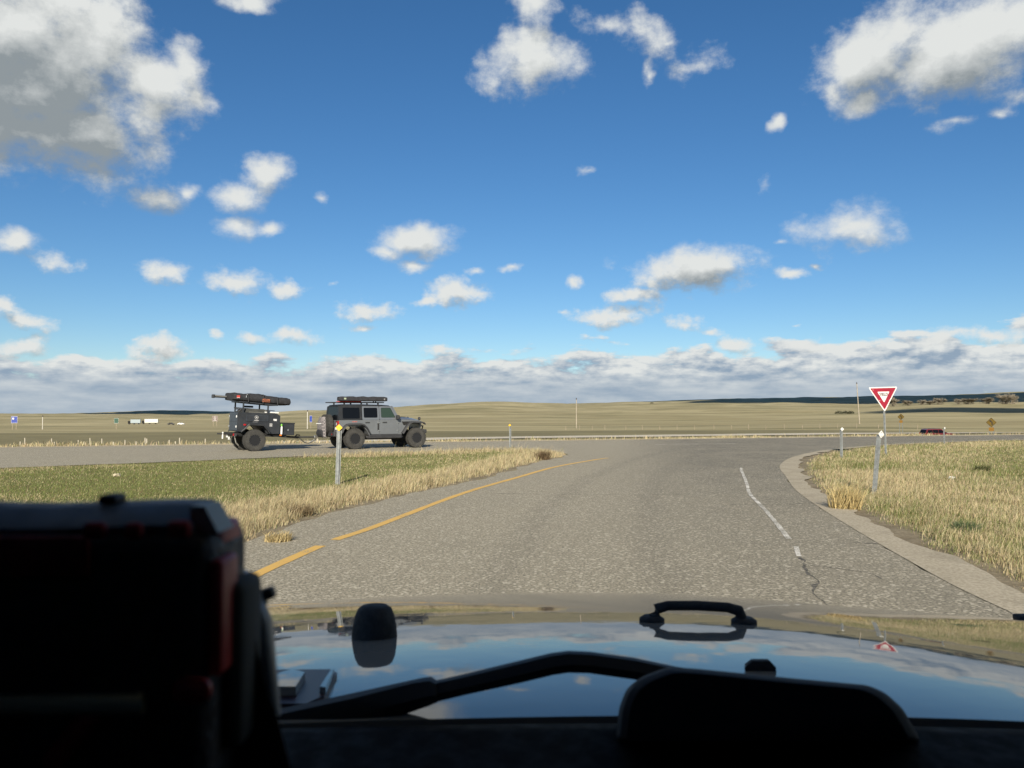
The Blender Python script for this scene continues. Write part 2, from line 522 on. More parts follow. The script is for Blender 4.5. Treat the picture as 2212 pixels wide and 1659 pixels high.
def _blur(a, k, ax):
    w = np.exp(-.5 * (np.arange(-3 * k, 3 * k + 1) / k) ** 2); w /= w.sum()
    return np.apply_along_axis(lambda v: np.convolve(np.pad(v, 3 * k, mode='edge'), w, 'valid'), ax, a)
_fine = _blur(_blur(_fine, 5, 0), 3, 1)

def vnoise(x, y, seed=0):
    """value noise, vectorised"""
    xi, yi = np.floor(x).astype(np.int64), np.floor(y).astype(np.int64)
    xf, yf = x - xi, y - yi
    def h(a, b):
        n = (a * 374761393 + b * 668265263 + seed * 974634777) & 0x7fffffff
        n = ((n ^ (n >> 13)) * 1274126177) & 0x7fffffff
        return ((n ^ (n >> 16)) & 0xffff) / 65535.0
    u, v = xf * xf * (3 - 2 * xf), yf * yf * (3 - 2 * yf)
    return (h(xi, yi) * (1 - u) + h(xi + 1, yi) * u) * (1 - v) + (h(xi, yi + 1) * (1 - u) + h(xi + 1, yi + 1) * u) * v - .5

def fbm(x, y, seed=0, oct=4):
    s, a = 0, 1.0
    for o in range(oct):
        s = s + a * vnoise(x * 2 ** o + 17.3 * o, y * 2 ** o - 9.1 * o, seed + o)
        a *= .5
    return s

def sstep(a, b, x):
    t = np.clip((x - a) / (b - a), 0, 1)
    return t * t * (3 - 2 * t)

def terrain(x, y):
    x, y = np.asarray(x, float), np.asarray(y, float)
    s = s_of(x, y)
    near = -.02 + (DIP + .02) * sstep(2.5, 19, s)
    near = near + .06 * fbm(x / 9, y / 9, 5) * sstep(1.0, 6.0, s)
    r = np.hypot(x, y)
    az = np.degrees(np.arctan2(x, y))
    azc = np.clip(az, -60, 60)
    fi = (azc + 62) / 124 * 496
    fj = (np.log(np.clip(r * np.maximum(np.cos(np.radians(azc)), .4), 61, 29000)) - _lg[0]) / (_lg[-1] - _lg[0]) * 239
    i0, j0 = np.clip(fi.astype(int), 0, 495), np.clip(fj.astype(int), 0, 238)
    a, b = fi - i0, fj - j0
    py = (_fine[i0, j0] * (1 - a) + _fine[i0 + 1, j0] * a) * (1 - b) + (_fine[i0, j0 + 1] * (1 - a) + _fine[i0 + 1, j0 + 1] * a) * b
    dep = r * np.maximum(np.cos(np.radians(azc)), .4)
    far = EYE + (888.0 - py) * K / FPX * dep
    far = np.where(np.abs(az) > 75, -.02 + 0 * far, far)
    k = sstep(260, 700, r)
    far = far + k * np.minimum(dep, 2600) * (.0042 * fbm(x / 420 + 3, y / 300, 21, 4) + .0016 * fbm(x / 130, y / 70, 31, 3))
    w = sstep(165, 250, r) * sstep(8, 40, np.where(np.abs(az) > 62, r - 160, s))
    return near * (1 - w) + far * w

def tz(x, y):
    return float(terrain(np.array([x]), np.array([y]))[0])

# --- road outlines on the level ground (metres; +Y is straight ahead)
RIGHT = [(4.35, -60), (4.2, -10), (4.1, 2), (4.18, 6.85), (4.52, 9.6), (5.2, 13.5), (6.0, 17.4), (7.0, 21.1), (8.3, 25.6), (10.6, 30.9), (14.1, 36.5), (18.4, 41.2), (23.5, 44.9), (30, 48.3), (60, 59.2), (112, 77.5)]
LEFT = [(-4.6, -60), (-4.2, -10), (-3.7, 4), (-3.35, 10.25), (-3.0, 13.5), (-1.94, 16.9), (-.55, 21.5), (.75, 26.5), (1.75, 30.2)]
NEAR = [(2.15, 32.2), (1.8, 34.4), (.7, 35.9), (-1.2, 35.9), (-3.5, 34.3), (-8.8, 29.8), (-15.1, 24.3), (-30, 12.1), (-75, -24)]
def smooth_line(pts, n=8):
    out = []
    P = [Vector(p) for p in pts]
    for i in range(len(P) - 1):
        p0, p1, p2, p3 = P[max(i - 1, 0)], P[i], P[i + 1], P[min(i + 2, len(P) - 1)]
        for j in range(n):
            t = j / n
            q = .5 * ((2 * p1) + (p2 - p0) * t + (2 * p0 - 5 * p1 + 4 * p2 - p3) * t * t + (3 * p1 - p0 - 3 * p2 + p3) * t ** 3)
            out.append((q.x, q.y))
    out.append(tuple(P[-1]))
    return out
RIGHT_S, LEFT_S, NEAR_S = smooth_line(RIGHT), smooth_line(LEFT), smooth_line(NEAR)

def dist_line(x, y, pts):
    """distance to a polyline"""
    d = np.full(np.shape(x), 1e9)
    P = np.array(pts)
    for (ax, ay), (bx, by) in zip(P[:-1], P[1:]):
        vx, vy = bx - ax, by - ay
        t = np.clip(((x - ax) * vx + (y - ay) * vy) / (vx * vx + vy * vy + 1e-12), 0, 1)
        d = np.minimum(d, np.hypot(x - ax - t * vx, y - ay - t * vy))
    return d

def inside(x, y, poly):
    P = np.array(poly)
    c = np.zeros(np.shape(x), bool)
    for (ax, ay), (bx, by) in zip(P, np.roll(P, -1, 0)):
        k = ((ay > y) != (by > y)) & (x < (bx - ax) * (y - ay) / (by - ay + 1e-12) + ax)
        c ^= k
    return c

ISLAND = LEFT_S + NEAR_S + [(-75, -60)]
_e0 = (L0 - LD * 95); _e1 = (L0 + LD * 125)
FAR_EDGE = [tuple(L0 + LD * t + LN * (.25 * sin(t * .35) + .15 * sin(t * 1.3))) for t in np.linspace(125, -95, 130)]
def ragged(pts, amp, step, seed):
    """a hand-laid edge is not a spline: resample and jitter it"""
    P = np.array(pts); d = np.r_[0, np.cumsum(np.hypot(*np.diff(P, axis=0).T))]
    n = max(2, int(d[-1] / step)); t = np.linspace(0, d[-1], n)
    x, y = np.interp(t, d, P[:, 0]), np.interp(t, d, P[:, 1])
    return list(zip(x + amp * fbm(t * .9, t * 0 + 3, seed), y + amp * fbm(t * .9, t * 0 + 9, seed + 5)))
ROAD_POLY = ragged(RIGHT_S, .16, .35, 2) + FAR_EDGE + [tuple(NEAR_S[-1])] + ragged(NEAR_S[::-1] + LEFT_S[::-1], .3, .35, 8)

# ------------------------------------------------------------------ ground sheet
def ground_material():
    m = bpy.data.materials.new('prairie_ground'); m.use_nodes = True
    t = m.node_tree; b = t.nodes['Principled BSDF']
    b.inputs['Roughness'].default_value = .95; b.inputs['Specular IOR Level'].default_value = .1
    geo = nd(t, 'ShaderNodeNewGeometry')
    at = nd(t, 'ShaderNodeAttribute'); at.attribute_name = 'cover'
    sp = nd(t, 'ShaderNodeSeparateColor'); t.links.new(at.outputs['Color'], sp.inputs[0])
    green, field, dirt = sp.outputs
    pos = geo.outputs['Position']
    big = noise(t, pos, .0045, 7.0, .62).outputs['Fac']
    mid = noise(t, pos, .035, 6.0, .65).outputs['Fac']
    st = nd(t, 'ShaderNodeMapping'); st.inputs['Scale'].default_value = (.006, .022, .02); t.links.new(pos, st.inputs[0])
    strip = noise(t, st.outputs[0], 1.0, 7.0, .68).outputs['Fac']
    fine = noise(t, pos, 1.6, 6.0, .7).outputs['Fac']
    vf = noise(t, pos, 22.0, 3.0, .7).outputs['Fac']
    dry = mixc(t, ramp(t, big, .38, .64), (.34, .295, .17), (.46, .405, .245))
    dry = mixc(t, ramp(t, mid, .42, .68, 0, .5), dry, (.30, .275, .15))
    dry = mixc(t, ramp(t, strip, .51, .62, 0, .9), dry, (.215, .20, .108))
    dry = mixc(t, ramp(t, strip, .44, .34, 0, .6), dry, (.52, .46, .29))
    fieldc = mixc(t, ramp(t, mid, .35, .65), (.185, .168, .098), (.245, .222, .125))
    fieldc = mixc(t, ramp(t, fine, .58, .72, 0, .6), fieldc, (.12, .11, .065))
    greenc = mixc(t, ramp(t, mid, .35, .65), (.155, .162, .065), (.21, .205, .09))
    greenc = mixc(t, ramp(t, fine, .4, .7, 0, .7), greenc, (.24, .21, .11))
    dirtc = mixc(t, ramp(t, fine, .35, .65), (.20, .165, .115), (.30, .26, .19))
    dirtc = mixc(t, ramp(t, vf, .45, .65, 0, .5), dirtc, (.12, .10, .07))
    c = mixc(t, field, dry, fieldc)
    c = mixc(t, green, c, greenc)
    c = mixc(t, dirt, c, dirtc)
    c = mixc(t, ramp(t, vf, .3, .7, 0, .2), c, (.14, .125, .07))
    t.links.new(c, b.inputs['Base Color'])
    bp = nd(t, 'ShaderNodeBump'); bp.inputs['Strength'].default_value = .5; bp.inputs['Distance'].default_value = .12
    t.links.new(fine, bp.inputs['Height']); t.links.new(bp.outputs[0], b.inputs['Normal'])
    return m

def build_ground():
    a_in = np.linspace(-46, 46, 461)
    a_out = np.linspace(46, 314, 90)[1:-1]
    ang = np.radians(np.r_[a_in, a_out])
    rad = np.r_[np.linspace(1.0, 12, 24), np.geomspace(12.4, 240, 170), np.geomspace(245, 6500, 250), np.geomspace(6800, 32000, 16)]
    A, R = np.meshgrid(ang, rad)
    X, Y = R * np.sin(A), R * np.cos(A)
    Z = terrain(X, Y)
    na, nr = len(ang), len(rad)
    v = np.c_[X.ravel(), Y.ravel(), Z.ravel()]
    v = np.vstack([v, [[0, 0, -.02]]])
    i = np.arange(nr - 1)[:, None] * na; j = np.arange(na)[None, :]; k = (j + 1) % na
    q = np.stack([i + j, i + k, i + na + k, i + na + j], -1).reshape(-1, 4)[:, ::-1]
    tri = np.stack([np.full(na, nr * na), (np.arange(na) + 1) % na, np.arange(na)], -1)[:, ::-1]
    me = bpy.data.meshes.new('ground')
    me.from_pydata(v.tolist(), [], q.tolist() + tri.tolist())
    x, y = v[:, 0], v[:, 1]
    s = s_of(x, y); r = np.hypot(x, y)
    dl, dn, dr = dist_line(x, y, LEFT_S), dist_line(x, y, NEAR_S), dist_line(x, y, RIGHT_S)
    isl = inside(x, y, ISLAND)
    g = np.where(isl, sstep(.9, 3.0, dl + .9 * fbm(x / 2, y / 2, 3)) , 0)
    rt = (~isl) & (s < 0) & ~inside(x, y, ROAD_POLY)
    g = np.where(rt, .85 * sstep(2.8, 9, dr + 2.0 * fbm(x / 3, y / 3, 13)), g)
    d = np.where(isl, sstep(.7, .1, dl) + sstep(.5, .05, dn), np.where(rt, sstep(1.4, .5, dr), 0))
    az = np.degrees(np.arctan2(x, y))
    edge = np.interp(az, [-40, -32, -5, 3, 10, 33, 45], [205, 205, 222, 250, 262, 240, 235]) + 10 * fbm(x / 40, y / 40, 44)
    f = np.where((s > 2), sstep(edge + 8, edge - 8, r) * .95, 0)
    f = np.where((s > 0) & (s < 14), f * sstep(3, 12, s), f)
    col = np.c_[np.clip(g, 0, 1), np.clip(f, 0, 1), np.clip(d, 0, 1), np.ones(len(x))]
    ca = me.color_attributes.new('cover', 'FLOAT_COLOR', 'POINT')
    ca.data.foreach_set('color', col.astype(np.float32).ravel())
    me.polygons.foreach_set('use_smooth', [True] * len(me.polygons))
    o = link_mesh('ground', me, ground_material())
    o['kind'] = 'structure'
build_ground()

# ------------------------------------------------------------------ roads
def flat_poly(name, poly, z, m, parent=None):
    from mathutils.geometry import tessellate_polygon
    vs = [Vector((x, y, z)) for x, y in poly]
    tr = tessellate_polygon([vs])
    me = bpy.data.meshes.new(name)
    me.from_pydata([tuple(p) for p in vs], [], [tuple(t_) for t_ in tr])
    bm = bmesh.new(); bm.from_mesh(me)
    for f in bm.faces:
        if f.normal.z < 0: f.normal_flip()
    bm.to_mesh(me); bm.free()
    return link_mesh(name, me, m, parent)

def strip(name, pts, w0, w1, zf, m, parent=None, jag=0.0, seed=1):
    """ribbon along a line from offset w0 to w1 (to the right of travel)"""
    P = np.array(pts)
    t = np.gradient(P, axis=0); t /= np.linalg.norm(t, axis=1)[:, None] + 1e-9
    nrm = np.c_[t[:, 1], -t[:, 0]]
    q = np.arange(len(P)) * .37
    A = P + nrm * (w0 + jag * fbm(q, q * 0 + 1, seed))[:, None] if jag else P + nrm * w0
    B = P + nrm * (np.asarray(w1) + jag * fbm(q, q * 0 + 7, seed + 3))[:, None] if jag else P + nrm * (np.asarray(w1)[:, None] if np.ndim(w1) else w1)
    zf_ = zf if callable(zf) else (lambda x, y: zf)
    vs = [(a[0], a[1], zf_(a[0], a[1])) for a in A] + [(b_[0], b_[1], zf_(b_[0], b_[1])) for b_ in B]
    n = len(P)
    me = bpy.data.meshes.new(name)
    me.from_pydata(vs, [], [(i, n + i, n + i + 1, i + 1) for i in range(n - 1)])
    return link_mesh(name, me, m, parent)

def asphalt_material():
    m = bpy.data.materials.new('chip_seal_asphalt'); m.use_nodes = True
    t = m.node_tree; b = t.nodes['Principled BSDF']
    b.inputs['Roughness'].default_value = .9; b.inputs['Specular IOR Level'].default_value = .25
    pos = nd(t, 'ShaderNodeNewGeometry').outputs['Position']
    sp = nd(t, 'ShaderNodeSeparateXYZ'); t.links.new(pos, sp.inputs[0])
    n1 = noise(t, pos, 36.0, 5.0, .78).outputs['Fac']
    n2 = noise(t, pos, .55, 6.0, .62).outputs['Fac']
    n3 = noise(t, pos, 6.0, 5.0, .65).outputs['Fac']
    vo = nd(t, 'ShaderNodeTexVoronoi'); vo.inputs['Scale'].default_value = 36.0; t.links.new(pos, vo.inputs['Vector'])
    vs = nd(t, 'ShaderNodeSeparateColor'); t.links.new(vo.outputs['Color'], vs.inputs[0])
    # dark binder where the turning lane is polished, pale dusty stone elsewhere
    lane = M(t, 'ADD', M(t, 'MULTIPLY_ADD', sp.outputs[1], -.165, sp.outputs[0]), M(t, 'MULTIPLY', M(t, 'SUBTRACT', n2, .5), 3.2))
    dark = M(t, 'MULTIPLY', ramp(t, lane, -2.2, 2.2), ramp(t, sp.outputs[1], 6, 30, .45, 1.0))
    base = mixc(t, dark, (.43, .395, .305), (.205, .193, .158))
    base = mixc(t, ramp(t, n2, .3, .7, 0, .35), base, (.52, .47, .36))
    # wheel tracks that follow the bend, and stains of their own shape
    bend = M(t, 'SUBTRACT', sp.outputs[0], M(t, 'MULTIPLY', M(t, 'POWER', M(t, 'MAXIMUM', sp.outputs[1], 0.0), 2.0), .0058))
    trk = M(t, 'ABSOLUTE', M(t, 'SUBTRACT', M(t, 'ABSOLUTE', M(t, 'SUBTRACT', M(t, 'ADD', bend, M(t, 'MULTIPLY', n2, .5)), .55)), .85))
    base = mixc(t, ramp(t, trk, .42, .05, 0, .22), base, (.19, .178, .145))
    stn = noise(t, pos, .9, 7.0, .7).outputs['Fac']
    base = mixc(t, ramp(t, stn, .60, .74, 0, .45), base, (.15, .14, .115))
    base = mixc(t, ramp(t, n1, .36, .62, .85, 0), base, (.07, .066, .053))
    base = mixc(t, ramp(t, vs.outputs[0], .80, .93, 0, .55), base, (.66, .61, .50))
    base = mixc(t, ramp(t, n3, .56, .75, 0, .3), base, (.24, .222, .175))
    t.links.new(base, b.inputs['Base Color'])
    bp = nd(t, 'ShaderNodeBump'); bp.inputs['Strength'].default_value = .55; bp.inputs['Distance'].default_value = .012
    t.links.new(n1, bp.inputs['Height']); t.links.new(bp.outputs[0], b.inputs['Normal'])
    return m

def gravel_material(name='pale_gravel', a=(.33, .295, .225), b2=(.50, .45, .355), sc=26.0):
    m = bpy.data.materials.new(name); m.use_nodes = True
    t = m.node_tree; b = t.nodes['Principled BSDF']
    b.inputs['Roughness'].default_value = .95; b.inputs['Specular IOR Level'].default_value = .1
    pos = nd(t, 'ShaderNodeNewGeometry').outputs['Position']
    n1 = noise(t, pos, sc, 6.0, .7).outputs['Fac']
    n2 = noise(t, pos, 1.3, 5.0, .6).outputs['Fac']
    c = mixc(t, ramp(t, n1, .35, .65), a, b2)
    c = mixc(t, ramp(t, n2, .45, .75, 0, .5), c, tuple(k * .7 for k in a))
    t.links.new(c, b.inputs['Base Color'])
    bp = nd(t, 'ShaderNodeBump'); bp.inputs['Strength'].default_value = .6; bp.inputs['Distance'].default_value = .015
    t.links.new(n1, bp.inputs['Height']); t.links.new(bp.outputs[0], b.inputs['Normal'])
    return m

def paint_material(name, col, under, wear):
    m = bpy.data.materials.new(name); m.use_nodes = True
    t = m.node_tree; b = t.nodes['Principled BSDF']
    b.inputs['Roughness'].default_value = .7
    pos = nd(t, 'ShaderNodeNewGeometry').outputs['Position']
    n1 = noise(t, pos, 55.0, 6.0, .8).outputs['Fac']
    n2 = noise(t, pos, 2.2, 4.0, .6).outputs['Fac']
    k = ramp(t, M(t, 'ADD', n1, M(t, 'MULTIPLY', M(t, 'SUBTRACT', n2, .5), .5)), wear, wear + .08)
    t.links.new(mixc(t, k, under, col), b.inputs['Base Color'])
    bp = nd(t, 'ShaderNodeBump'); bp.inputs['Strength'].default_value = .4; bp.inputs['Distance'].default_value = .008
    t.links.new(n1, bp.inputs['Height']); t.links.new(bp.outputs[0], b.inputs['Normal'])
    return m

ASPHALT = asphalt_material()
GRAVEL = gravel_material()
road = flat_poly('road', ROAD_POLY, 0.0, ASPHALT); road['kind'] = 'structure'

def sub(pts, y0, y1):
    return [p for p in pts if y0 <= p[1] <= y1]
def resamp(pts, step):
    P = np.array(pts); d = np.r_[0, np.cumsum(np.hypot(*np.diff(P, axis=0).T))]
    t = np.linspace(0, d[-1], max(2, int(d[-1] / step)))
    return list(zip(np.interp(t, d, P[:, 0]), np.interp(t, d, P[:, 1])))

rr = resamp(RIGHT_S, .12)
w_sh = np.interp([p[1] for p in rr], [0, 6, 10, 14, 18, 22, 27, 31, 37, 45, 110], [.52, .50, .42, .34, .34, .46, .52, .42, .34, .34, .4])
P_ = np.array(rr); q_ = np.arange(len(P_)) * .10
strip('gravel_shoulder', rr, -.05, w_sh + .26 * fbm(q_, q_ * 0, 77, 6), 0.006, GRAVEL)['kind'] = 'structure'
# far gravel shoulder of the crossing road
fe = [tuple(L0 + LD * t) for t in np.linspace(-95, 125, 260)]
strip('gravel_shoulder', fe, -1.25, .35, lambda x, y: max(0.006, tz(x, y) + .025), gravel_material('dusty_verge_gravel', (.40, .35, .25), (.52, .46, .34)), jag=.5, seed=4)['kind'] = 'structure'

YEL = paint_material('worn_yellow_road_paint', (.70, .44, .11), (.30, .27, .19), .36)
WHT = paint_material('worn_white_road_paint', (.74, .72, .66), (.28, .26, .21), .46)
YL = smooth_line([(-2.72, 6.0), (-2.64, 8.2), (-2.33, 10.6), (-1.97, 12.1), (-1.0, 16.9), (.15, 21.0), (1.3, 24.9), (2.7, 28.2), (3.4, 29.6)])
ym = strip('yellow_edge_line', resamp([p for p in YL if p[1] < 10.35], .15), -.075, .075, .0045, YEL, road, jag=.012)
strip('yellow_edge_line', resamp([p for p in YL if p[1] > 10.75], .15), -.07, .07, .0045, YEL, road, jag=.012, seed=5)
WL = smooth_line([(3.52, 10.3), (3.62, 10.9), (4.28, 14.1), (4.8, 16.8), (5.54, 19.7), (6.45, 23.4), (6.75, 24.5)])
strip('white_edge_line', resamp([p for p in WL if p[1] > 10.75], .12), -.036, .036, .0045, WHT, road, jag=.012, seed=9)
strip('white_edge_line', resamp([(3.30, 9.6), (3.42, 10.0), (3.5, 10.3)], .1), -.03, .03, .0045, WHT, road, jag=.02, seed=19)
strip('white_edge_line', resamp([(7.2, 41.6), (11.5, 42.6)], .2), -.07, .07, .0045, WHT, road, jag=.03, seed=29)
strip('white_edge_line', resamp([(25.5, 46.6), (34, 50.6), (45, 54.6)], .2), -.07, .07, .0045, WHT, road, jag=.03, seed=39)
strip('white_edge_line', resamp([(3.45, 5.2), (3.9, 7.3)], .1), .30, .37, .0045, WHT, road, jag=.03, seed=49)
# the crack the white line runs into, and cross cracks in the lane
TAR = mat('cracked_asphalt_tar', (.105, .098, .082), .9, var=.6, vscale=14)
def crack(pts, w, seed):
    p = resamp(smooth_line(pts), .05)
    P = np.array(p); q = np.arange(len(P)) * .22
    P = P + np.c_[.05 * fbm(q, q * 0 + 2, seed), .05 * fbm(q, q * 0 + 5, seed)]
    hw = w * np.clip(.5 + 1.5 * fbm(q * 1.3, q * 0 + 8, seed + 2), .06, 1.6)
    strip('road_crack', [tuple(a) for a in P], -.004, hw, .003, TAR, road)
crack([(3.32, 9.55), (3.2, 9.1), (3.05, 8.6), (3.0, 8.1), (2.75, 7.6), (2.7, 7.0)], .04, 3)
crack([(3.2, 9.1), (3.6, 8.7), (3.7, 8.3)], .015, 6)
crack([(3.9, 14.9), (5.0, 15.0), (5.55, 15.3)], .05, 12)
crack([(-.6, 16.9), (1.2, 16.7), (2.6, 16.6), (3.6, 16.9)], .035, 15)
crack([(4.3, 10.6), (4.75, 10.55)], .05, 17)
crack([(5.4, 14.3), (6.0, 14.1)], .03, 18)

# the highway down in the dip
HW = smooth_line([(-260, -70), (-120, 20), (-70, 70), (-38, 109), (-13, 133), (15.7, 146), (47, 157.5), (88, 173), (113, 184), (260, 236), (520, 315)])
HWM = gravel_material('pale_concrete_highway', (.50, .46, .38), (.60, .56, .47), 2.0)
strip('highway', resamp(HW, 4), -5.0, 4.5, lambda x, y: tz(x, y) + .10, HWM)['kind'] = 'structure'
FR = [(-10, 100.5), (20, 114), (48, 124), (65.4, 128.6), (90, 133), (140, 147)]
strip('frontage_road', resamp(smooth_line(FR), 2), -3.4, 3.4, lambda x, y: tz(x, y) + .06, ASPHALT)['kind'] = 'structure'

# ------------------------------------------------------------------ grass
def blade_material():
    m = bpy.data.materials.new('grass_blade'); m.use_nodes = True
    t = m.node_tree; t.nodes.clear()
    at = nd(t, 'ShaderNodeAttribute'); at.attribute_name = 'tone'
    df = nd(t, 'ShaderNodeBsdfDiffuse'); tr = nd(t, 'ShaderNodeBsdfTranslucent')
    t.links.new(at.outputs['Color'], df.inputs[0]); t.links.new(at.outputs['Color'], tr.inputs[0])
    mx = nd(t, 'ShaderNodeMixShader'); mx.inputs[0].default_value = .28
    t.links.new(df.outputs[0], mx.inputs[1]); t.links.new(tr.outputs[0], mx.inputs[2])
    o = nd(t, 'ShaderNodeOutputMaterial'); t.links.new(mx.outputs[0], o.inputs[0])
    return m
BLADE = blade_material()

def blades(name, x, y, z, h, w, lean, col, parent=None):
    n = len(x)
    a = RNG.uniform(0, 2 * pi, n); b = np.where(RNG.random(n) < .45, RNG.normal(.35, .7, n), RNG.uniform(0, 2 * pi, n))          # the wind lays the stems over to one side
    sx, sy = np.cos(a) * w / 2, np.sin(a) * w / 2
    lx, ly = np.cos(b) * lean * h, np.sin(b) * lean * h
    V = np.zeros((n, 5, 3))
    base = np.stack([x, y, z - .015], -1)
    V[:, 0] = base + np.stack([-sx, -sy, 0 * x], -1); V[:, 1] = base + np.stack([sx, sy, 0 * x], -1)
    mid = base + np.stack([lx * .35, ly * .35, h * .62], -1)
    V[:, 2] = mid + np.stack([-sx * .7, -sy * .7, 0 * x], -1); V[:, 3] = mid + np.stack([sx * .7, sy * .7, 0 * x], -1)
    V[:, 4] = base + np.stack([lx, ly, h * (1 - .3 * lean * lean)], -1)
    i = np.arange(n)[:, None] * 5
    F = np.concatenate([i + [0, 1, 3], i + [0, 3, 2], i + [2, 3, 4]], 1).reshape(-1, 3)
    me = bpy.data.meshes.new(name)
    me.vertices.add(n * 5); me.vertices.foreach_set('co', V.astype(np.float32).ravel())
    me.loops.add(len(F) * 3); me.loops.foreach_set('vertex_index', F.astype(np.int32).ravel())
    me.polygons.add(len(F)); me.polygons.foreach_set('loop_start', (np.arange(len(F)) * 3).astype(np.int32))
    me.update(calc_edges=True)
    C = np.ones((n, 5, 4), np.float32); C[:, :, :3] = np.clip(col, 0, 1)[:, None, :]
    me.color_attributes.new('tone', 'FLOAT_COLOR', 'POINT').data.foreach_set('color', C.ravel())
    o = link_mesh(name, me, BLADE, parent)
    return o

def tones(n, dryness):
    dry = np.array([.52, .445, .275]); grn = np.array([.185, .215, .078]); brn = np.array([.23, .18, .10])
    k = (RNG.random(n) < dryness).astype(float)[:, None]
    c = grn * (1 - k) + dry * k
    bmask = (RNG.random(n) < .14)[:, None]
    c = np.where(bmask, brn, c)
    return c * RNG.uniform(.7, 1.25, (n, 1)) * RNG.uniform(.93, 1.07, (n, 3))

def scatter(n, az0, az1, r0, r1):
    a = np.radians(RNG.uniform(az0, az1, n)); r = r0 * (r1 / r0) ** RNG.random(n)
    return r * np.sin(a), r * np.cos(a)

def build_grass():
    # wedge of grass between the ramp and the crossing road
    x, y = scatter(430000, -37, 5, 8.5, 38)
    k = inside(x, y, ISLAND); x, y = x[k], y[k]
    dl, dn = dist_line(x, y, LEFT_S), dist_line(x, y, NEAR_S)
    edge = 1.9 + .8 * fbm(x / 1.7, y / 1.7, 61) + .35 * fbm(x / .4, y / .4, 62)
    dl = np.where(y > 30.2, np.minimum(dl, dn), dl)
    fr = sstep(edge + .6, edge - .5, dl)
    keep = (RNG.random(len(x)) < sstep(-.05, .45, dl + .35 * fbm(x / .5, y / .5, 63) - .12)) & ((dn > .1 + .25 * (fbm(x, y, 6) + .3)) | (y > 33))
    x, y, fr, dl = x[keep], y[keep], fr[keep], dl[keep]
    n = len(x); r = np.hypot(x, y)
    patch = fbm(x / 2.5, y / 2.5, 64)
    clump = fbm(x / .35, y / .35, 65)
    h = (.035 + .035 * RNG.random(n) + .05 * np.clip(patch, 0, 1)) * (1 - fr) + fr * (.07 + .16 * RNG.random(n) ** 1.5 + .20 * np.clip(clump + .1, -.1, 1))
    tall = (RNG.random(n) < .035 * fr + .004); h = np.where(tall, h * 1.7 + .08, h)
    h = np.clip(h, .04, .75) * sstep(-.2, .6, dl)
    w = np.clip(.0030 + r * .00032, .0045, .015) * np.where(tall, .7, 1)
    blades('verge_grass', x, y, np.full(n, -.02), h, w, RNG.uniform(.1, .8, n), tones(n, np.clip(.06 + .55 * np.clip(patch + .25, 0, 1) + .9 * fr, 0, .96)))['kind'] = 'stuff'
    # bank on the outside of the bend
    x, y = scatter(560000, 8, 37, 5.5, 62)
    k = ~inside(x, y, ROAD_POLY) & (s_of(x, y) < -1.0) & (x > 3); x, y = x[k], y[k]
    dr = dist_line(x, y, RIGHT_S)
    wsh = np.interp(y, [0, 6, 10, 14, 18, 22, 27, 31, 37, 45, 110], [.52, .50, .42, .34, .34, .46, .52, .42, .34, .34, .4])
    q = dr - wsh
    keep = RNG.random(len(x)) < sstep(.0, .75, q + .45 * fbm(x / .6, y / .6, 71)) * np.clip(.92 + .5 * fbm(x / .9, y / .9, 72), .25, 1)
    x, y, q = x[keep], y[keep], q[keep]
    n = len(x); r = np.hypot(x, y)
    patch = fbm(x / 2.2, y / 2.2, 73); clump = fbm(x / .4, y / .4, 74)
    wet = sstep(2.5, 8.5, q + 2.2 * patch)
    h = (.06 + .10 * RNG.random(n) ** 1.4 + .15 * np.clip(clump, -.2, 1)) * (1 - .6 * wet) * sstep(-.1, .9, q + .25)
    tall = (RNG.random(n) < .02) & (q > .3); h = np.where(tall, h * 1.6 + .1, h)
    h = np.clip(h, .03, .6)
    w = np.clip(.0026 + r * .00030, .0042, .015) * np.where(tall, .7, 1)
    blades('bank_grass', x, y, np.full(n, -.02), h, w, RNG.uniform(.1, .9, n), tones(n, np.clip(.62 - .50 * wet + .7 * patch + .25 * clump, .05, .93)))['kind'] = 'stuff'
    # thin dry fringe on the crest beyond the crossing road
    t = RNG.uniform(-60, 90, 26000); s = RNG.gamma(2.0, .55, 26000) + .2
    x, y = L0[0] + LD[0] * t + LN[0] * s, L0[1] + LD[1] * t + LN[1] * s
    k = RNG.random(len(x)) < np.clip(.35 + 1.3 * fbm(x / 3, y / 3, 81), .04, 1); x, y = x[k], y[k]; n = len(x)
    h = .10 + .22 * RNG.random(n) * np.clip(.7 + fbm(x / 1.5, y / 1.5, 82), .2, 1.3)
    blades('crest_grass', x, y, terrain(x, y), h, np.full(n, .028), RNG.uniform(.1, .7, n), tones(n, np.full(n, .9)))['kind'] = 'stuff'
build_grass()

def weed(name, px, py, size, label, cat='weed', n=420, tone=(.17, .125, .07), up=.6):
    x0, y0 = gp(px, py)
    o = None
    a = RNG.uniform(0, 2 * pi, n); r = size * .35 * np.sqrt(RNG.random(n))
    x, y = np.cos(a) * r, np.sin(a) * r
    col = np.array(tone) * RNG.uniform(.6, 1.6, (n, 1))
    o = blades(name, x, y, np.zeros(n), size * up * RNG.uniform(.4, 1, n), np.full(n, .009), RNG.uniform(.2, 1.1, n), col)
    o.location = (x0, y0, 0.0)
    tag(o, label, cat)
weed('dead_weed', 1172, 992, .75, 'brown dead weed clump at the tip of the grass wedge', tone=(.14, .10, .06))
weed('dead_weed', 640, 1112, .7, 'flattened brown weed lying on the pavement beside the yellow line', tone=(.22, .17, .10), up=.35)
weed('dry_tuft', 600, 1168, .5, 'small straw-coloured tuft on the pavement by the yellow line gap', tone=(.42, .34, .18), up=.35)
weed('dry_tuft', 1825, 1098, .75, 'tall straw-coloured tuft in front of the leaning marker post', tone=(.45, .36, .18), up=.75)
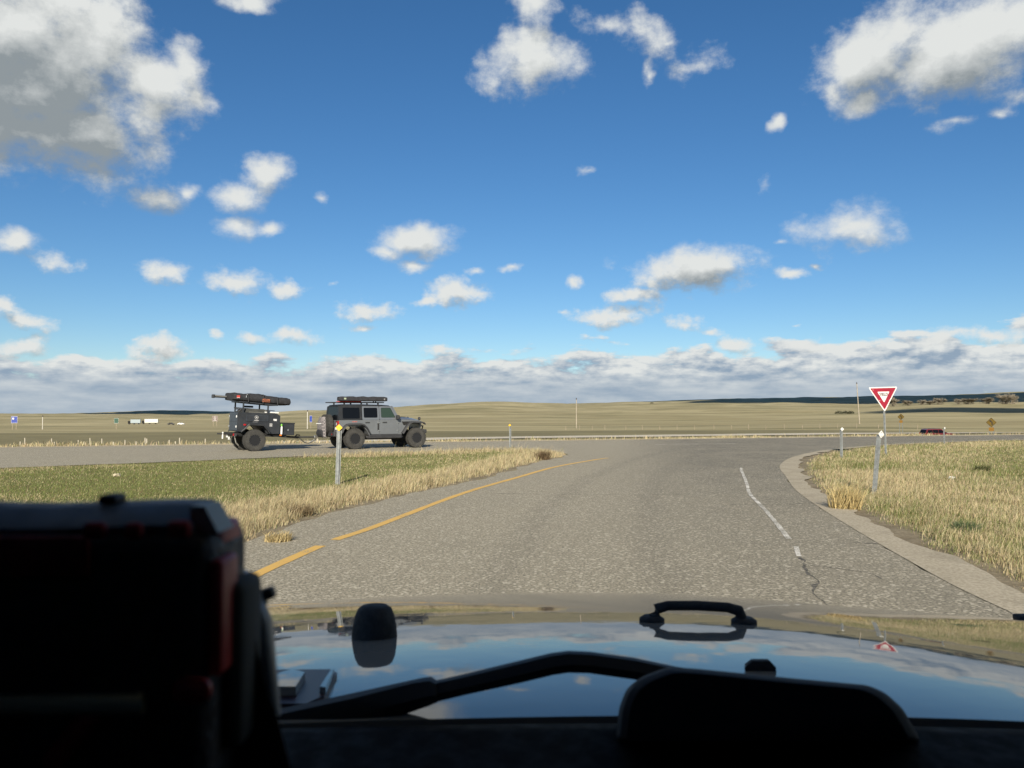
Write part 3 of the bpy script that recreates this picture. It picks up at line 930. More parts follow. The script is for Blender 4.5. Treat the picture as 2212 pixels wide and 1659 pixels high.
weed('green_weed', 2122, 1017, .55, 'dark green low weed in the short grass of the bank', tone=(.06, .07, .03), up=.4)
weed('green_weed', 2085, 1150, .5, 'small grey-green weed amid the dry grass near the gravel shoulder', tone=(.10, .13, .07), up=.45)

# ------------------------------------------------------------------ trees on the far slope
BARK = mat('grey_bark', (.10, .085, .065), .9, var=.3, vscale=2)
TWIG = mat('bare_twigs', (.25, .22, .17), .95, var=.35, vscale=.6)
def bare_tree(seed, label=None, height=12.0, spread=7.0):
    rg = random.Random(seed)
    root = empty('bare_tree')
    tr = MB()
    tips = []
    def limb(p, d, L, r, lev):
        q = p + d * L
        midp = p + d * L * .5 + Vector((rg.uniform(-1, 1), rg.uniform(-1, 1), 0)) * L * .07
        tr.tube([p, midp, q], [r, r * .8, r * .55], 5, cap=True)
        tips.append((midp, d)); tips.append((p + d * L * .2, d))
        if lev >= 3:
            tips.append((q, d)); return
        for k in range(3):
            nd_ = (d + Vector((rg.uniform(-1, 1), rg.uniform(-1, 1), rg.uniform(-.25, .7))) * .85).normalized()
            limb(p + d * L * rg.uniform(.55, 1.0), nd_, L * rg.uniform(.55, .8), r * .5, lev + 1)
    for k in range(5):
        limb(Vector((rg.uniform(-1.6, 1.6), rg.uniform(-.9, .9), -.1)), Vector((rg.uniform(-.6, .6), rg.uniform(-.5, .5), 1)).normalized(), height * .26, .20, 0)
    tr.build('trunk', BARK, root, smooth=True)
    for k in range(46):     # suckers and brush round the foot
        a_ = rg.uniform(0, 2 * pi); r_ = rg.uniform(0, 4.2)
        tips.append((Vector((cos(a_) * r_, sin(a_) * r_, rg.uniform(0, 2.6))), Vector((cos(a_) * .5, sin(a_) * .5, .8)).normalized()))
    tw = MB()
    for q, d in tips:
        for k in range(5):
            e = (d + Vector((rg.uniform(-1, 1), rg.uniform(-1, 1), rg.uniform(-.6, .9)))).normalized()
            L = rg.uniform(.7, 1.9)
            sd = e.cross(Vector((rg.uniform(-1, 1), rg.uniform(-1, 1), 1))).normalized() * rg.uniform(.05, .14)
            tw.add([q - sd, q + sd, q + e * L + sd * .3, q + e * L - sd * .3], [(0, 1, 2, 3)])
    me = bpy.data.meshes.new('crown'); me.from_pydata(tw.v, [], tw.f)
    link_mesh('crown', me, TWIG, root)
    a = np.array(tw.v)
    root['w_'] = float(np.ptp(np.percentile(a[:, 0], [3, 97]))); root['h_'] = float(np.percentile(a[:, 2], 98))
    return root
def xat(px, D):
    return (px * K - 512.0) / FPX * D
def py_of(z, D):
    return 888.0 + (EYE - z) * FPX / D / K
def find_D(px, py, d0=200, d1=4000):
    for D in np.geomspace(d0, d1, 400):
        if py_of(tz(xat(px, D), D), D) <= py: return D
    return d1
protos = [bare_tree(5), bare_tree(9)]
TREES = [(650, 100, 85, 352, 'bare tree behind the yield sign on the far slope'), (840, 90, 52, 347, 'small lone bare tree with open grass on both sides in the far row'), (1005, 80, 50, 342, 'small bare tree nearest the lone tree in the far row'), (1082, 84, 44, 345, 'low bare tree between two taller ones in the far row'), (1205, 110, 64, 341, 'broad pale bare tree standing in a gap of the far row'),
         (1440, 62, 56, 340, 'narrow dark bare tree touching the low thicket in the far row'), (1550, 170, 58, 338, 'wide low thicket of bare branches in the far row'), (1762, 105, 66, 333, 'rounded bare tree between the thicket and the tall grove'), (1990, 165, 98, 336, 'tallest dark dense bare tree in the far row'), (2088, 70, 100, 332, 'tall pale feathery bare tree beside the tallest dark one')]
for i, (zx, w, h, zb, lab) in enumerate(TREES):
    px, py = (3300 + zx / 3.022) * .5486, (1480 + zb / 3.022) * .5486
    D = min(find_D(px, py, 700, 2600), 1500)
    x = xat(px, D)
    t_ = protos[i] if i < 2 else copy_tree(protos[i % 2])
    hh = h / 3.022 * .254 * D / FPX * 1.12; ww = w / 3.022 * .254 * D / FPX
    t_.location = (x, D, tz(x, D) - .3)
    t_.scale = (ww / protos[i % 2]['w_'], ww / protos[i % 2]['w_'], hh / protos[i % 2]['h_'])
    t_.rotation_euler = (0, 0, i * 1.3)
    tag(t_, lab, 'tree', 'bare trees on the far slope')
for p_ in [o for o in COL.objects if 'w_' in o]:
    del p_['w_'], p_['h_']
SHRUB = mat('dark_shrub_leaf', (.055, .058, .032), .95, var=.3, vscale=.6)
def shrub(name, px, py, wpx, hpx, label, seed):
    D = find_D(px, py, 300, 2500)
    x = xat(px, D); w, h = wpx * K * D / FPX, hpx * K * D / FPX
    m = MB(); rg = random.Random(seed)
    for k in range(260):
        a = rg.uniform(0, 2 * pi); r_ = rg.random() ** .5
        p = Vector((cos(a) * r_ * w / 2, sin(a) * r_ * w / 2, h * rg.random() ** .8 * (1 - .55 * r_ * r_)))
        s_ = h * .13
        e1 = Vector((rg.uniform(-1, 1), rg.uniform(-1, 1), rg.uniform(-1, 1))).normalized() * s_; e2 = e1.cross(Vector((rg.uniform(-1, 1), rg.uniform(-1, 1), 1))).normalized() * s_
        m.add([p - e1, p + e2, p + e1, p - e2], [(0, 1, 2, 3)])
    me = bpy.data.meshes.new(name); me.from_pydata(m.v, [], m.f)
    o = link_mesh(name, me, SHRUB, None, (x, D, tz(x, D)))
    tag(o, label, 'shrub', 'shrubs in the far draw')
for i, (zx, w_) in enumerate(((1000, 40), (1040, 34), (1078, 34))):
    shrub('low_shrub', (2700 + zx / 1.6607) * .5486, (1480 + 248 / 1.6607) * .5486, w_ / 1.6607 * .5486 * 1.3, 6.5, ['dark low shrub of the draw farthest from the leaning utility pole', 'middle one of three dark low shrubs in the draw by the leaning utility pole', 'dark low shrub of the draw closest to the leaning utility pole'][i], i)
shrub('low_shrub', (2300 + 590 / 2.212) * .5486, (1480 + 241 / 2.212) * .5486, 9, 2.6, 'tiny dark shrub alone on the skyline ridge', 8)

# ------------------------------------------------------------------ marker posts and signs
GALV = mat('galvanised_steel', (.20, .215, .215), .6, .2, var=.25, vscale=14, bump=.05)
YREF = mat('yellow_reflector', (.85, .50, .015), .35, spec=.6)
WREF = mat('white_reflector', (.66, .66, .62), .35, var=.06, vscale=20)
BOLT = mat('steel_bolt', (.30, .30, .30), .4, .8)
WOOD = mat('weathered_wood', (.30, .25, .18), .9, var=.35, vscale=6)
PALEWOOD = mat('sun_bleached_stake', (.44, .40, .32), .9, var=.15, vscale=6)
def u_channel(h, w=.075, d=.038, t=.007, mat_=GALV, parent=None, z0=-.25, flange=.018):
    prof = [(-w / 2 - flange, 0), (-w / 2, 0), (-w / 2 + .012, -d), (w / 2 - .012, -d), (w / 2, 0), (w / 2 + flange, 0), (w / 2 + flange, t), (w / 2 - t * .4, t), (w / 2 - .012 - t, -d + t), (-w / 2 + .012 + t, -d + t), (-w / 2 + t * .4, t), (-w / 2 - flange, t)]
    m = MB(); m.loft([[(x, y, z) for x, y in prof] for z in (z0, h)])
    return m.build('post', mat_, parent)
def marker(px, py, h, diag, label, refl, group, lean=(0, 0), rz=0.0, post_w=.075):
    x, y = gp(px, py)
    r = empty('delineator_post', (x, y, -.02), rz, label, 'marker post', group)
    r.rotation_euler = (lean[0], lean[1], rz)
    u_channel(h, post_w, parent=r)
    s = diag / 2
    m = MB(); m.prism(rpoly([(0, -s), (s, 0), (0, s), (-s, 0)], diag * .07), lambda a, b, o: (a, -.052 - o, h + .01 + b), 0, .006)
    p = m.build('reflector', refl, r)
    for dz in (-s * .45, s * .45): MB().lathe([(.008, -.066), (.008, -.058)], 'y', (0, 0, h + .01 + dz), 8).build('bolt', BOLT, p)
GY, GW = 'yellow diamond marker posts', 'white diamond marker posts'
marker(729, 1045, 1.30, .158, 'steel marker post with yellow diamond standing in dry grass before the grey car', YREF, GY, (0, radians(1.5)), .05)
marker(1102, 970, 1.06, .12, 'steel marker post with yellow diamond at the tip of the grass wedge', YREF, GY, (0, 0), -.3, .06)
marker(1888, 1065, 1.215, .165, 'leaning steel marker post with white diamond close to the yield sign', WREF, GW, (radians(2), radians(5.4)), .42, .085)
marker(1818, 990, 1.04, .145, 'upright steel marker post with white diamond beside the gravel shoulder bend', WREF, GW, (0, 0), .2)
marker(2040, 959, .82, .11, 'short steel marker post with white diamond in front of the red car', WREF, GW, (0, radians(-1)), .3, .05)

def build_yield():
    D = 31.3; x = xat(1912, D); z0 = -.02
    r = empty('yield_sign', (x, D, z0), radians(6), 'red and white triangular yield sign on a thin steel post', 'road sign')
    top, bot, hw = 2.60, 1.66, .585
    tilt = -.035
    u_channel(2.45, .06, .03, .006, GALV, r, flange=.012)
    mp = lambda a, b, o: (a + tilt * (b - 1.6) * 1.0, -.045 - o, b)
    tri = lambda k: [(-hw + k * 1.75, top - k), (hw - k * 1.75, top - k), (0, bot + k * 2.05)]
    RED = mat('sign_red', (.27, .010, .028), .4, var=.08, vscale=3); WH = mat('sign_white', (.66, .66, .64), .4, var=.04, vscale=3)
    BLK = mat('sign_lettering', (.06, .03, .035), .5)
    MB().prism(rpoly(tri(0), .075, 5), mp, 0, .003).build('border', WH, r)
    MB().prism(rpoly(tri(.040), .05, 5), mp, .004, .0055).build('red_face', RED, r)
    c = .0
    MB().prism(rpoly([(-.245, 2.425), (.245, 2.425), (0, 2.01)], .045, 5), mp, .0065, .008).build('white_centre', WH, r)
    me = text_mesh('YIELD', .135, .0, .005)
    t = link_mesh('lettering', me, BLK, r, (tilt * .7, -.0545, 2.315), (radians(90), 0, 0))
    t.scale = (1.0, 1.05, 1.0)
    SB = mat('sign_bolt', (.7, .55, .55), .5)
    for bx, bz in ((-.44, 2.50), (.44, 2.50), (-.19, 2.09), (.19, 2.09)): MB().lathe([(.014, -.058), (.014, -.05)], 'y', (bx, 0, bz), 8).build('bolt', SB, r)
    r.rotation_euler = (0, radians(-1.6), radians(6))
build_yield()

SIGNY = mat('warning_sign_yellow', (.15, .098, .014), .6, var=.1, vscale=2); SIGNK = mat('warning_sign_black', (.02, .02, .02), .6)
def warning(px, D, half, label, zc, plaque=True):
    x = xat(px, D); z0 = tz(x, D)
    r = empty('warning_sign', (x, D, z0), radians(-46), label, 'road sign', 'yellow curve warning signs')
    h = zc - z0
    for s in (-1, 1):
        MB().box((s * half * .42, .03, (h + half * .3) / 2 - .1), (.09, .07, h + half * .3 + .2)).build('post', GALV, r)
    mp = lambda a, b, o: (a, -.02 - o, h + b)
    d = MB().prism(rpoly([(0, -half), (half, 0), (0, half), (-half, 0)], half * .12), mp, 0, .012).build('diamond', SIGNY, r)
    MB().ring(rpoly([(0, -half * .93), (half * .93, 0), (0, half * .93), (-half * .93, 0)], half * .1), rpoly([(0, -half * .87), (half * .87, 0), (0, half * .87), (-half * .87, 0)], half * .1), mp, .013, .016).build('border', SIGNK, d)
    k = half
    arrow = [(.04, -.55), (.20, -.55), (.20, -.05), (.16, .12), (.0, .25), (.08, .36), (-.30, .50), (-.22, .08), (-.12, .16), (.02, .02), (.04, -.1)]
    MB().prism([(a * k * 1.2, b * k) for a, b in arrow], mp, .013, .017).build('arrow', SIGNK, d)
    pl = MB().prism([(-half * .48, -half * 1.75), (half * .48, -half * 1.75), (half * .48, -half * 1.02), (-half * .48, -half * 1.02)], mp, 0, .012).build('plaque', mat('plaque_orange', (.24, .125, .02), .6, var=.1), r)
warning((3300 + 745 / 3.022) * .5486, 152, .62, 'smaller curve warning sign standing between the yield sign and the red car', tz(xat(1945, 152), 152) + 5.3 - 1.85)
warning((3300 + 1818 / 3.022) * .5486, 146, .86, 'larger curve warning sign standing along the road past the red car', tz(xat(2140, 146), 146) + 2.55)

def board(px, D, w, h, zbot, label, m, name, posts=2, rz=0.0, extra=None):
    x = xat(px, D); z0 = tz(x, D)
    r = empty(name, (x, D, z0), rz, label, 'road sign')
    zb = zbot - z0
    for s in ((-1, 1) if posts == 2 else (0,)):
        MB().box((s * w * .3, .07, (zb + h * .9) / 2 - .2), (.16, .12, zb + h * .9 + .4)).build('post', WOOD, r)
    p = MB().bbox((0, -.03, zb + h / 2), (w, .06, h), .02).build('panel', m, r)
    MB().ring([(-w / 2 * .97, zb + h * .02), (w / 2 * .97, zb + h * .02), (w / 2 * .97, zb + h * .98), (-w / 2 * .97, zb + h * .98)], [(-w / 2 * .92, zb + h * .05), (w / 2 * .92, zb + h * .05), (w / 2 * .92, zb + h * .95), (-w / 2 * .92, zb + h * .95)], lambda a, b, o: (a, -.06 - o, b), .002, .006).build('border', WREF, p)
    if extra: extra(p, w, h, zb)
    return r
def zpx(py, D): return EYE + (888.0 - py) * K / FPX * D
BLUE = mat('sign_blue', (.018, .045, .30), .5, var=.06); GREEN = mat('sign_green', (.02, .075, .05), .5, var=.1); BROWN = mat('sign_brown', (.085, .035, .028), .6, var=.1)
def ex_blue(p, w, h, zb):
    MB().box((-w * .18, -.066, zb + h * .66), (w * .28, .004, h * .26)).build('logo_panel', WREF, p)
def ex_lines(p, w, h, zb):
    for k in range(4): MB().box((0, -.066, zb + h * (.2 + .2 * k)), (w * (.62 - .1 * (k % 2)), .004, h * .07)).build('text_line', WREF, p)
board(32, 300, 2.05, 2.5, zpx(914, 300), 'blue highway service sign with a pale panel on two posts', BLUE, 'service_sign', 2, .25, ex_blue)
board(252, 305, 1.5, 1.95, zpx(914.5, 305), 'dark green highway sign on a single post', GREEN, 'guide_sign', 1, .3)
board(465, 420, 2.7, 2.7, zpx(910, 420), 'brown recreation sign with four pale text lines', BROWN, 'recreation_sign', 2, .1, ex_lines)
board(672, 322, 1.0, 2.55, zpx(912, 322), 'narrow blue highway sign beside the pale pole behind the spare tyre', BLUE, 'service_sign', 1, -.2)

def pole(name, px, pyt, pyb, label, r0, r1, m, cap=True, D=None, lean=0.0):
    D = D or find_D(px, pyb, 200, 900)
    x = xat(px, D); z0 = tz(x, D); h = zpx(pyt, D) - z0
    r = empty(name, (x, D, z0), 0, label, 'pole')
    MB().tube([(0, 0, -.4), (0, 0, h * .5), (0, 0, h)], [r0, (r0 + r1) / 2, r1], 10).build('shaft', m, r, smooth=True)
    if cap: MB().lathe([(r1 * 1.25, h - .02), (r1 * 1.3, h + .45), (r1 * .6, h + .6)], 'z', (0, 0, 0), 10).build('cap', mat('dark_cap', (.06, .05, .045), .7), r)
    r.rotation_euler = (0, lean, 0)
POLEW = mat('bleached_utility_pole', (.34, .30, .235), .9, var=.25, vscale=1.2)
PALE = mat('white_marker_pole', (.52, .50, .45), .8, var=.12, vscale=1.0)
pole('marker_pole', 93, 900.5, 928, 'pale marker pole with dark tip between the blue and green signs', .13, .12, PALE, D=300)
pole('marker_pole', 664.5, 889, 926.5, 'pale marker pole with dark tip touching the narrow blue sign', .16, .15, PALE, D=312)
pole('utility_pole', 1245, 863, 925, 'bleached wooden utility pole standing alone in front of the open prairie', .19, .14, POLEW, D=318)
pole('utility_pole', 1856, 829, 911, 'tall leaning wooden utility pole standing in the prairie near the yield sign', .20, .15, POLEW, D=322, lean=radians(-3.2))

# barbed-wire fence along the far side of the highway field
def build_fence():
    zs = [-160, -40, 70, 180, 362, 505, 657, 808, 960, 1128, 1280, 1430, 1580, 1740, 1898, 2050, 2205, 2370, 2560, 2745, 2900]
    r = empty('wire_fence', (0, 0, 0), 0, 'wire fence on thin wooden posts crossing the prairie beyond the highway', 'fence')
    pts = []
    for i, z in enumerate(zs):
        px = (2300 + z / 2.212) * .5486
        D = 268 - .00004 * (px - 1250) ** 2 * .9
        x = xat(px, D); zz = tz(x, D)
        pts.append(Vector((x, D, zz)))
        h = 1.5 if i % 2 else 1.25
        m = MB(); m.tube([(x, D, zz - .3), (x, D, zz + h)], [.085, .07], 6); m.build('fence_post', WOOD, r)
    for k in (.45, .8, 1.15):
        MB().tube([p + Vector((0, -.09, k)) for p in pts], .012, 4).build('wire', BOLT, r)
build_fence()
for i, src in enumerate([v / 2.4578 for v in (205, 250, 507, 537, 765, 820, 880, 993, 1107, 1217, 1325, 1412, 1427, 1540, 1645, 1705, 1743, 1990)] + [820 + v / 5.027 for v in (1240, 1475, 1705, 2165)] + [1252]):
    px = src * .5486
    D = 103 + 3.5 * ((i * 7) % 5) / 5
    x = xat(px, D); z0 = tz(x, D)
    h = (.75, 1.0, .85, 1.15, .7)[(i * 3) % 5]
    m = MB(); m.tube([(0, 0, -.3), (random.uniform(-.03, .03), 0, h)], [.075, .06], 7)
    o = m.build('wooden_stake', PALEWOOD, None, loc=(x, D, z0))
    tag(o, 'pale weathered wooden stake in the row below the far road edge', 'stake', 'pale stakes below the far road edge')

# litter and a stone
def lump(name, px, py, s, m, label, cat, seed=1, flat=.6):
    bm = bmesh.new(); bmesh.ops.create_icosphere(bm, subdivisions=2, radius=1)
    rg = random.Random(seed)
    for v in bm.verts: v.co *= rg.uniform(.65, 1.1)
    for v in bm.verts: v.co = Vector((v.co.x * s, v.co.y * s, v.co.z * s * flat))
    me = bpy.data.meshes.new(name); bm.to_mesh(me); bm.free()
    x, y = gp(px, py)
    tag(link_mesh(name, me, m, None, (x, y, s * flat * .4)), label, cat)
lump('white_litter', 2056, 1035, .09, mat('white_paper', (.8, .8, .78), .7), 'crumpled white litter lying in the green grass of the bank', 'litter')
lump('pale_stone', 252, 1029, .10, mat('pale_stone', (.45, .40, .28), .9), 'pale stone lying in the green grass wedge', 'stone', 4)

# ------------------------------------------------------------------ vehicles
RUBBER = mat('dusty_tyre_rubber', (.042, .041, .038), .9, var=.25, vscale=9, bump=.2, bscale=40)
RIMK = mat('black_wheel_rim', (.014, .014, .015), .4, .0)
SPOKE = mat('dark_spoke_metal', (.075, .075, .078), .35, .4)
RIMS = mat('worn_rim_metal', (.30, .30, .29), .4, .8)
GREYP = mat('grey_car_paint', (.165, .178, .192), .32, .25, coat=.6, var=.06, vscale=1.5)
PLAST = mat('black_textured_plastic', (.032, .033, .036), .62, var=.2, vscale=5)
BLACKT = mat('black_hardtop', (.020, .021, .023), .45, var=.15, vscale=4)
DARKIN = mat('dark_interior', (.012, .012, .012), .9)
GLASS = mat('tinted_window_glass', (.006, .007, .009), .12, spec=.15)
GLASSF = mat('green_tinted_window_glass', (.03, .05, .038), .05, spec=.3)
CHROME = mat('bright_metal', (.62, .62, .6), .25, .9)
REDL = mat('red_lamp_lens', (.35, .01, .012), .25)
ORL = mat('orange_lamp_lens', (.75, .20, .02), .3)
CLEARL = mat('clear_lamp_lens', (.6, .6, .6), .1, .3)
REDPL = mat('red_recovery_board', (.55, .03, .02), .5)
CLOTH = mat('black_canvas', (.022, .023, .027), .85, var=.25, vscale=6, bump=.5, bscale=9)
WHITEP = mat('white_paint', (.78, .78, .76), .4, var=.05, vscale=2)

def tyre_mesh(R, W, rb, lugs=44):
    m = MB(); h = W / 2
    m.lathe([(rb, -h * .80), (rb + .02, -h * .94), (R - .14, -h), (R - .055, -h * .98), (R - .022, -h * .9), (R - .012, -h * .7), (R - .012, h * .7), (R - .022, h * .9), (R - .055, h * .98), (R - .14, h), (rb + .02, h * .94), (rb, h * .80)], 'y', (0, 0, 0), 44)
    for k in range(lugs):
        a = 2 * pi * k / lugs
        for s in (-1, 1):
            aa = a + (pi / lugs if s > 0 else 0)
            c = (cos(aa) * (R - .012), s * h * .58, sin(aa) * (R - .012))
            m.box(c, (.026, h * .62, R * 2 * pi / lugs * .6), (0, -aa, s * .18))
            c2 = (cos(aa) * (R - .05), s * h * .96, sin(aa) * (R - .05))
            m.box(c2, (.07, .016, R * 2 * pi / lugs * .55), (0, -aa, 0))
    return m.mesh('tyre', True, angle=40)
def rim_mesh(rb, h, n=8):
    m = MB()
    m.lathe([(rb + .012, h * .82), (rb + .012, h * .9), (rb - .02, h * .9), (rb - .035, h * .45), (rb - .05, h * .1), (.05, h * .05)], 'y', (0, 0, 0), 32)
    m.lathe([(.07, h * .2), (.075, h * .62), (.055, h * .72)], 'y', (0, 0, 0), 16)
    return m.mesh('rim', True)
def spoke_mesh(rb, h):
    return MB().box((rb * .57, h * .42, 0), (rb * .72, h * .3, rb * .17)).mesh('spoke')
def bolts_mesh(rb, h):
    m = MB()
    for k in range(5):
        a = 2 * pi * k / 5 + .3
        m.lathe([(.011, h * .55), (.011, h * .66)], 'y', (cos(a) * .10, 0, sin(a) * .10), 6)
    for k in range(16):
        a = 2 * pi * k / 16
        m.lathe([(.008, h * .88), (.008, h * .93)], 'y', (cos(a) * (rb - .006), 0, sin(a) * (rb - .006)), 6)
    return m.mesh('rim_bolts')
TY = tyre_mesh(.455, .315, .225); RM = rim_mesh(.225, .1575); SK = spoke_mesh(.225, .1575); BT = bolts_mesh(.225, .1575)
HUB = MB().lathe([(.15, -.10), (.15, -.02), (.06, .0)], 'y', (0, 0, 0), 16).mesh('wheel')
def wheel(parent, x, y, z, flip, steer=0.0, s=1.0):
    w = link_mesh('wheel', HUB, RIMK, parent, (x, y, z), (0, random.uniform(0, 6), (0 if flip else pi) + steer))
    w.scale = (s, s, s)
    link_mesh('tyre', TY, RUBBER, w); rm = link_mesh('rim', RM, RIMK, w)
    for k in range(8): link_mesh('spoke', SK, SPOKE, w, None, (0, 2 * pi * k / 8, 0))
    b = link_mesh('rim_bolts', BT, RIMS, w); b['kind'] = 'stuff'
    return w

def S(side, base=.80, knee=1.28, k=.14):
    """maps (x, z, outward offset) onto the flank of a car; side -1 right, +1 left"""
    def f(x, z, o):
        y = base - max(0.0, z - knee) * k + o
        return (x, side * y, z)
    return f

def build_jeep():
    th = radians(33.0)
    D = 36.5
    px = (765.5) * 1.0
    bx = xat(px, D)
    # the contact point of the right rear wheel gives the place of the car
    off = Vector((0, -.80, 0)); off.rotate(Euler((0, 0, th)))
    root = empty('grey_off_road_car', (bx - off.x, D - off.y, 0.0), th, 'grey four-door off-road car with black hardtop and awning on its roof rack', 'car')
    B = lambda: MB()
    # body tub below the belt line
    tub = [(-.70, .66), (-.70, 1.275), (2.30, 1.275), (2.30, .62), (.70, .62), (.60, .80), (.42, 1.0), (-.36, 1.0), (-.52, .84), (-.56, .66)]
    m = B(); m.prism(tub, lambda x, z, o: (x, o, z), -.795, .795); m.build('body_tub', GREYP, root)
    B().box((1.2, 0, .60), (2.9, 1.2, .12)).build('floor', DARKIN, root)
    B().box((1.45, 0, .44), (3.9, .16, .12)).build('chassis_rail', PLAST, root)
    for yy in (-.4, .4): B().box((1.45, yy, .50), (4.2, .09, .13)).build('chassis_rail', PLAST, root)
    for xx in (0, 3.0): B().tube([(xx, -.72, .455), (xx, .72, .455)], .05, 8).build('axle', PLAST, root)
    # dark cabin volume behind the glass
    B().loft([[(-.66, -.75, 1.26), (-.66, .75, 1.26), (2.05, .75, 1.26), (2.05, -.75, 1.26)], [(-.60, -.66, 1.90), (-.60, .66, 1.90), (1.74, .66, 1.90), (1.74, -.66, 1.90)]]).build('cabin_lining', DARKIN, root)
    # roof and hardtop
    roof = []
    for x, zt in ((-.66, 1.90), (-.60, 1.945), (-.3, 1.965), (.6, 1.97), (1.4, 1.955), (1.72, 1.93), (1.80, 1.895)):
        roof.append([(x, -.715, 1.875), (x, -.70, zt - .03), (x, -.60, zt), (x, 0, zt + .012), (x, .60, zt), (x, .70, zt - .03), (x, .715, 1.875)])
    B().loft(roof).build('roof', BLACKT, root, smooth=True)
    for side in (-1, 1):
        f = S(side)
        # hardtop quarter with its window
        qo = rpoly([(-.70, 1.285), (.36, 1.285), (.36, 1.88), (-.655, 1.88)], .03); qi = rpoly([(-.52, 1.34), (.27, 1.34), (.27, 1.82), (-.52, 1.82)], .05)
        q = B().ring(qo, qi, f, -.03, .004).build('hardtop_side', BLACKT, root)
        B().prism(qi, f, -.022, -.014).build('quarter_window', GLASS, q)
        # doors
        for nm, lo, up, wi, hx in (
            ('rear', [(.385, 1.28), (.385, 1.12), (.62, .82), (.74, .645), (1.19, .645), (1.19, 1.28)], [(.385, 1.285), (1.19, 1.285), (1.19, 1.885), (.385, 1.885)], [(.455, 1.375), (1.11, 1.375), (1.11, 1.82), (.455, 1.82)], .52),
            ('front', [(1.205, 1.28), (1.205, .645), (2.08, .645), (2.13, .72), (2.13, 1.28)], [(1.205, 1.285), (2.12, 1.285), (1.80, 1.885), (1.205, 1.885)], [(1.285, 1.375), (1.985, 1.375), (1.755, 1.82), (1.285, 1.82)], 1.34)):
            d = B().prism(rpoly(lo, .035), f, -.01, .014).build('door', GREYP, root, smooth=True)
            d['label'] = f'grey {nm} door'
            wi_r = rpoly(wi, .055); 
            fr = B().ring(rpoly(up, .03), wi_r, f, -.02, .012).build('window_frame', GREYP, d)
            B().prism(wi_r, f, -.016, -.008).build('window', GLASS if nm == 'rear' else GLASSF, d)
            B().ring(wi_r, rpoly([(a * .985 + sum(p[0] for p in wi) / 4 * .015, b * .975 + sum(p[1] for p in wi) / 4 * .025) for a, b in wi], .05), f, -.005, .008).build('window_seal', DARKIN, d)
            h = B(); h.bbox(f(hx + .10, 1.165, .03), (.21, .035, .045), .012); h.build('handle', PLAST, d)
            xh = 1.21 if nm == 'rear' else 2.13
            for zh in (1.15, .80):
                B().bbox(f(xh - .045, zh, .022), (.10, .02, .055), .008).build('hinge', CHROME, d)
        B().prism(rpoly([(1.10, .80), (1.17, .80), (1.17, 1.13), (1.10, 1.13)], .01), f, .015, .018).build('door_gap', DARKIN, root)
        # windshield pillar
        B().prism([(1.80, 1.90), (1.86, 1.90), (2.22, 1.275), (2.13, 1.275)], f, -.06, .010).build('windshield_pillar', GREYP, root)
        # mirror
        mi = B(); mi.bbox(f(2.02, 1.40, .17), (.12, .22, .19), .035); mi.bbox(f(2.04, 1.32, .06), (.06, .16, .05), .01); mi.build('mirror', PLAST, root, smooth=True)
        # fender flares
        def flare(path, wy, name, t=.035):
            secs = []
            for i, (x, z) in enumerate(path):
                p0, p1 = Vector(path[max(i - 1, 0)]), Vector(path[min(i + 1, len(path) - 1)])
                dd = (p1 - p0).normalized(); nn = Vector((-dd.y, dd.x))
                if nn.y < 0 and abs(nn.y) > .2: nn = -nn
                o = Vector((x, z)) + nn * t; lp = Vector((x, z)) - nn * .035
                secs.append([(x, side * .78, z), (x, side * (.80 + wy), z), (lp.x, side * (.80 + wy + .015), lp.y), (lp.x, side * (.80 + wy + .03), lp.y), (o.x, side * (.80 + wy + .01), o.y - .005), (o.x, side * .78, o.y)])
            B().loft(secs).build(name, PLAST, root, smooth=True, angle=40)
        flare([(-.62, .72), (-.56, .86), (-.46, 1.0), (-.36, 1.075), (-.2, 1.10), (.30, 1.10), (.42, 1.06), (.56, .92), (.70, .68)], .145, 'fender_flare')
        flare([(2.28, .66), (2.36, .76), (2.52, 1.0), (2.64, 1.13), (2.78, 1.175), (3.20, 1.165), (3.36, 1.13), (3.42, 1.06)], .145, 'fender_flare')
        # front wing under the hood, dark vent
        B().prism([(2.13, .70), (2.13, 1.275), (2.95, 1.255), (3.30, 1.22), (3.30, 1.12), (2.72, 1.16), (2.5, .92), (2.38, .70)], S(side, .735), -.03, .05).build('front_wing', GREYP, root)
        B().prism([(2.30, 1.20), (2.72, 1.20), (2.62, 1.12), (2.45, 1.02), (2.38, 1.04)], S(side, .735), .051, .06).build('wing_vent', DARKIN, root)
        B().bbox(S(side, .735)(2.22, .86, .053), (.13, .006, .05), .002).build('badge', PLAST, root)
        # sill and step
        B().bbox((1.48, side * .80, .585), (1.60, .10, .10), .02).build('sill', PLAST, root)
        B().tube([(.60, side * .74, .52), (.72, side * .93, .50), (2.20, side * .93, .50), (2.34, side * .74, .52)], .042, 8).build('step_bar', PLAST, root, smooth=True)
        # tail lamp
        tl = B().bbox((-.73, side * .715, 1.11), (.09, .16, .26), .02).build('tail_light', REDL, root)
        B().bbox((-.785, side * .715, 1.105), (.012, .09, .12), .004).build('lamp_insert', CLEARL, tl)
        B().ring(rpoly([(-.09 + .715, .97), (.715 + .09, .97), (.715 + .09, 1.25), (.715 - .09, 1.25)], .02), rpoly([(.715 - .07, .99), (.715 + .07, .99), (.715 + .07, 1.23), (.715 - .07, 1.23)], .02), lambda y, z, o: (-.775 - o, side * y, z), 0, .012).build('lamp_surround', BLACKT, tl)
        # front lamps
        hl = B().lathe([(.105, 3.36), (.105, 3.40), (.06, 3.43)], 'x', (0, side * .47, 1.06), 20).build('headlight', CLEARL, root, smooth=True)
        B().bbox((3.42, side * .80, 1.10), (.07, .10, .045), .012).build('turn_signal', ORL, root)
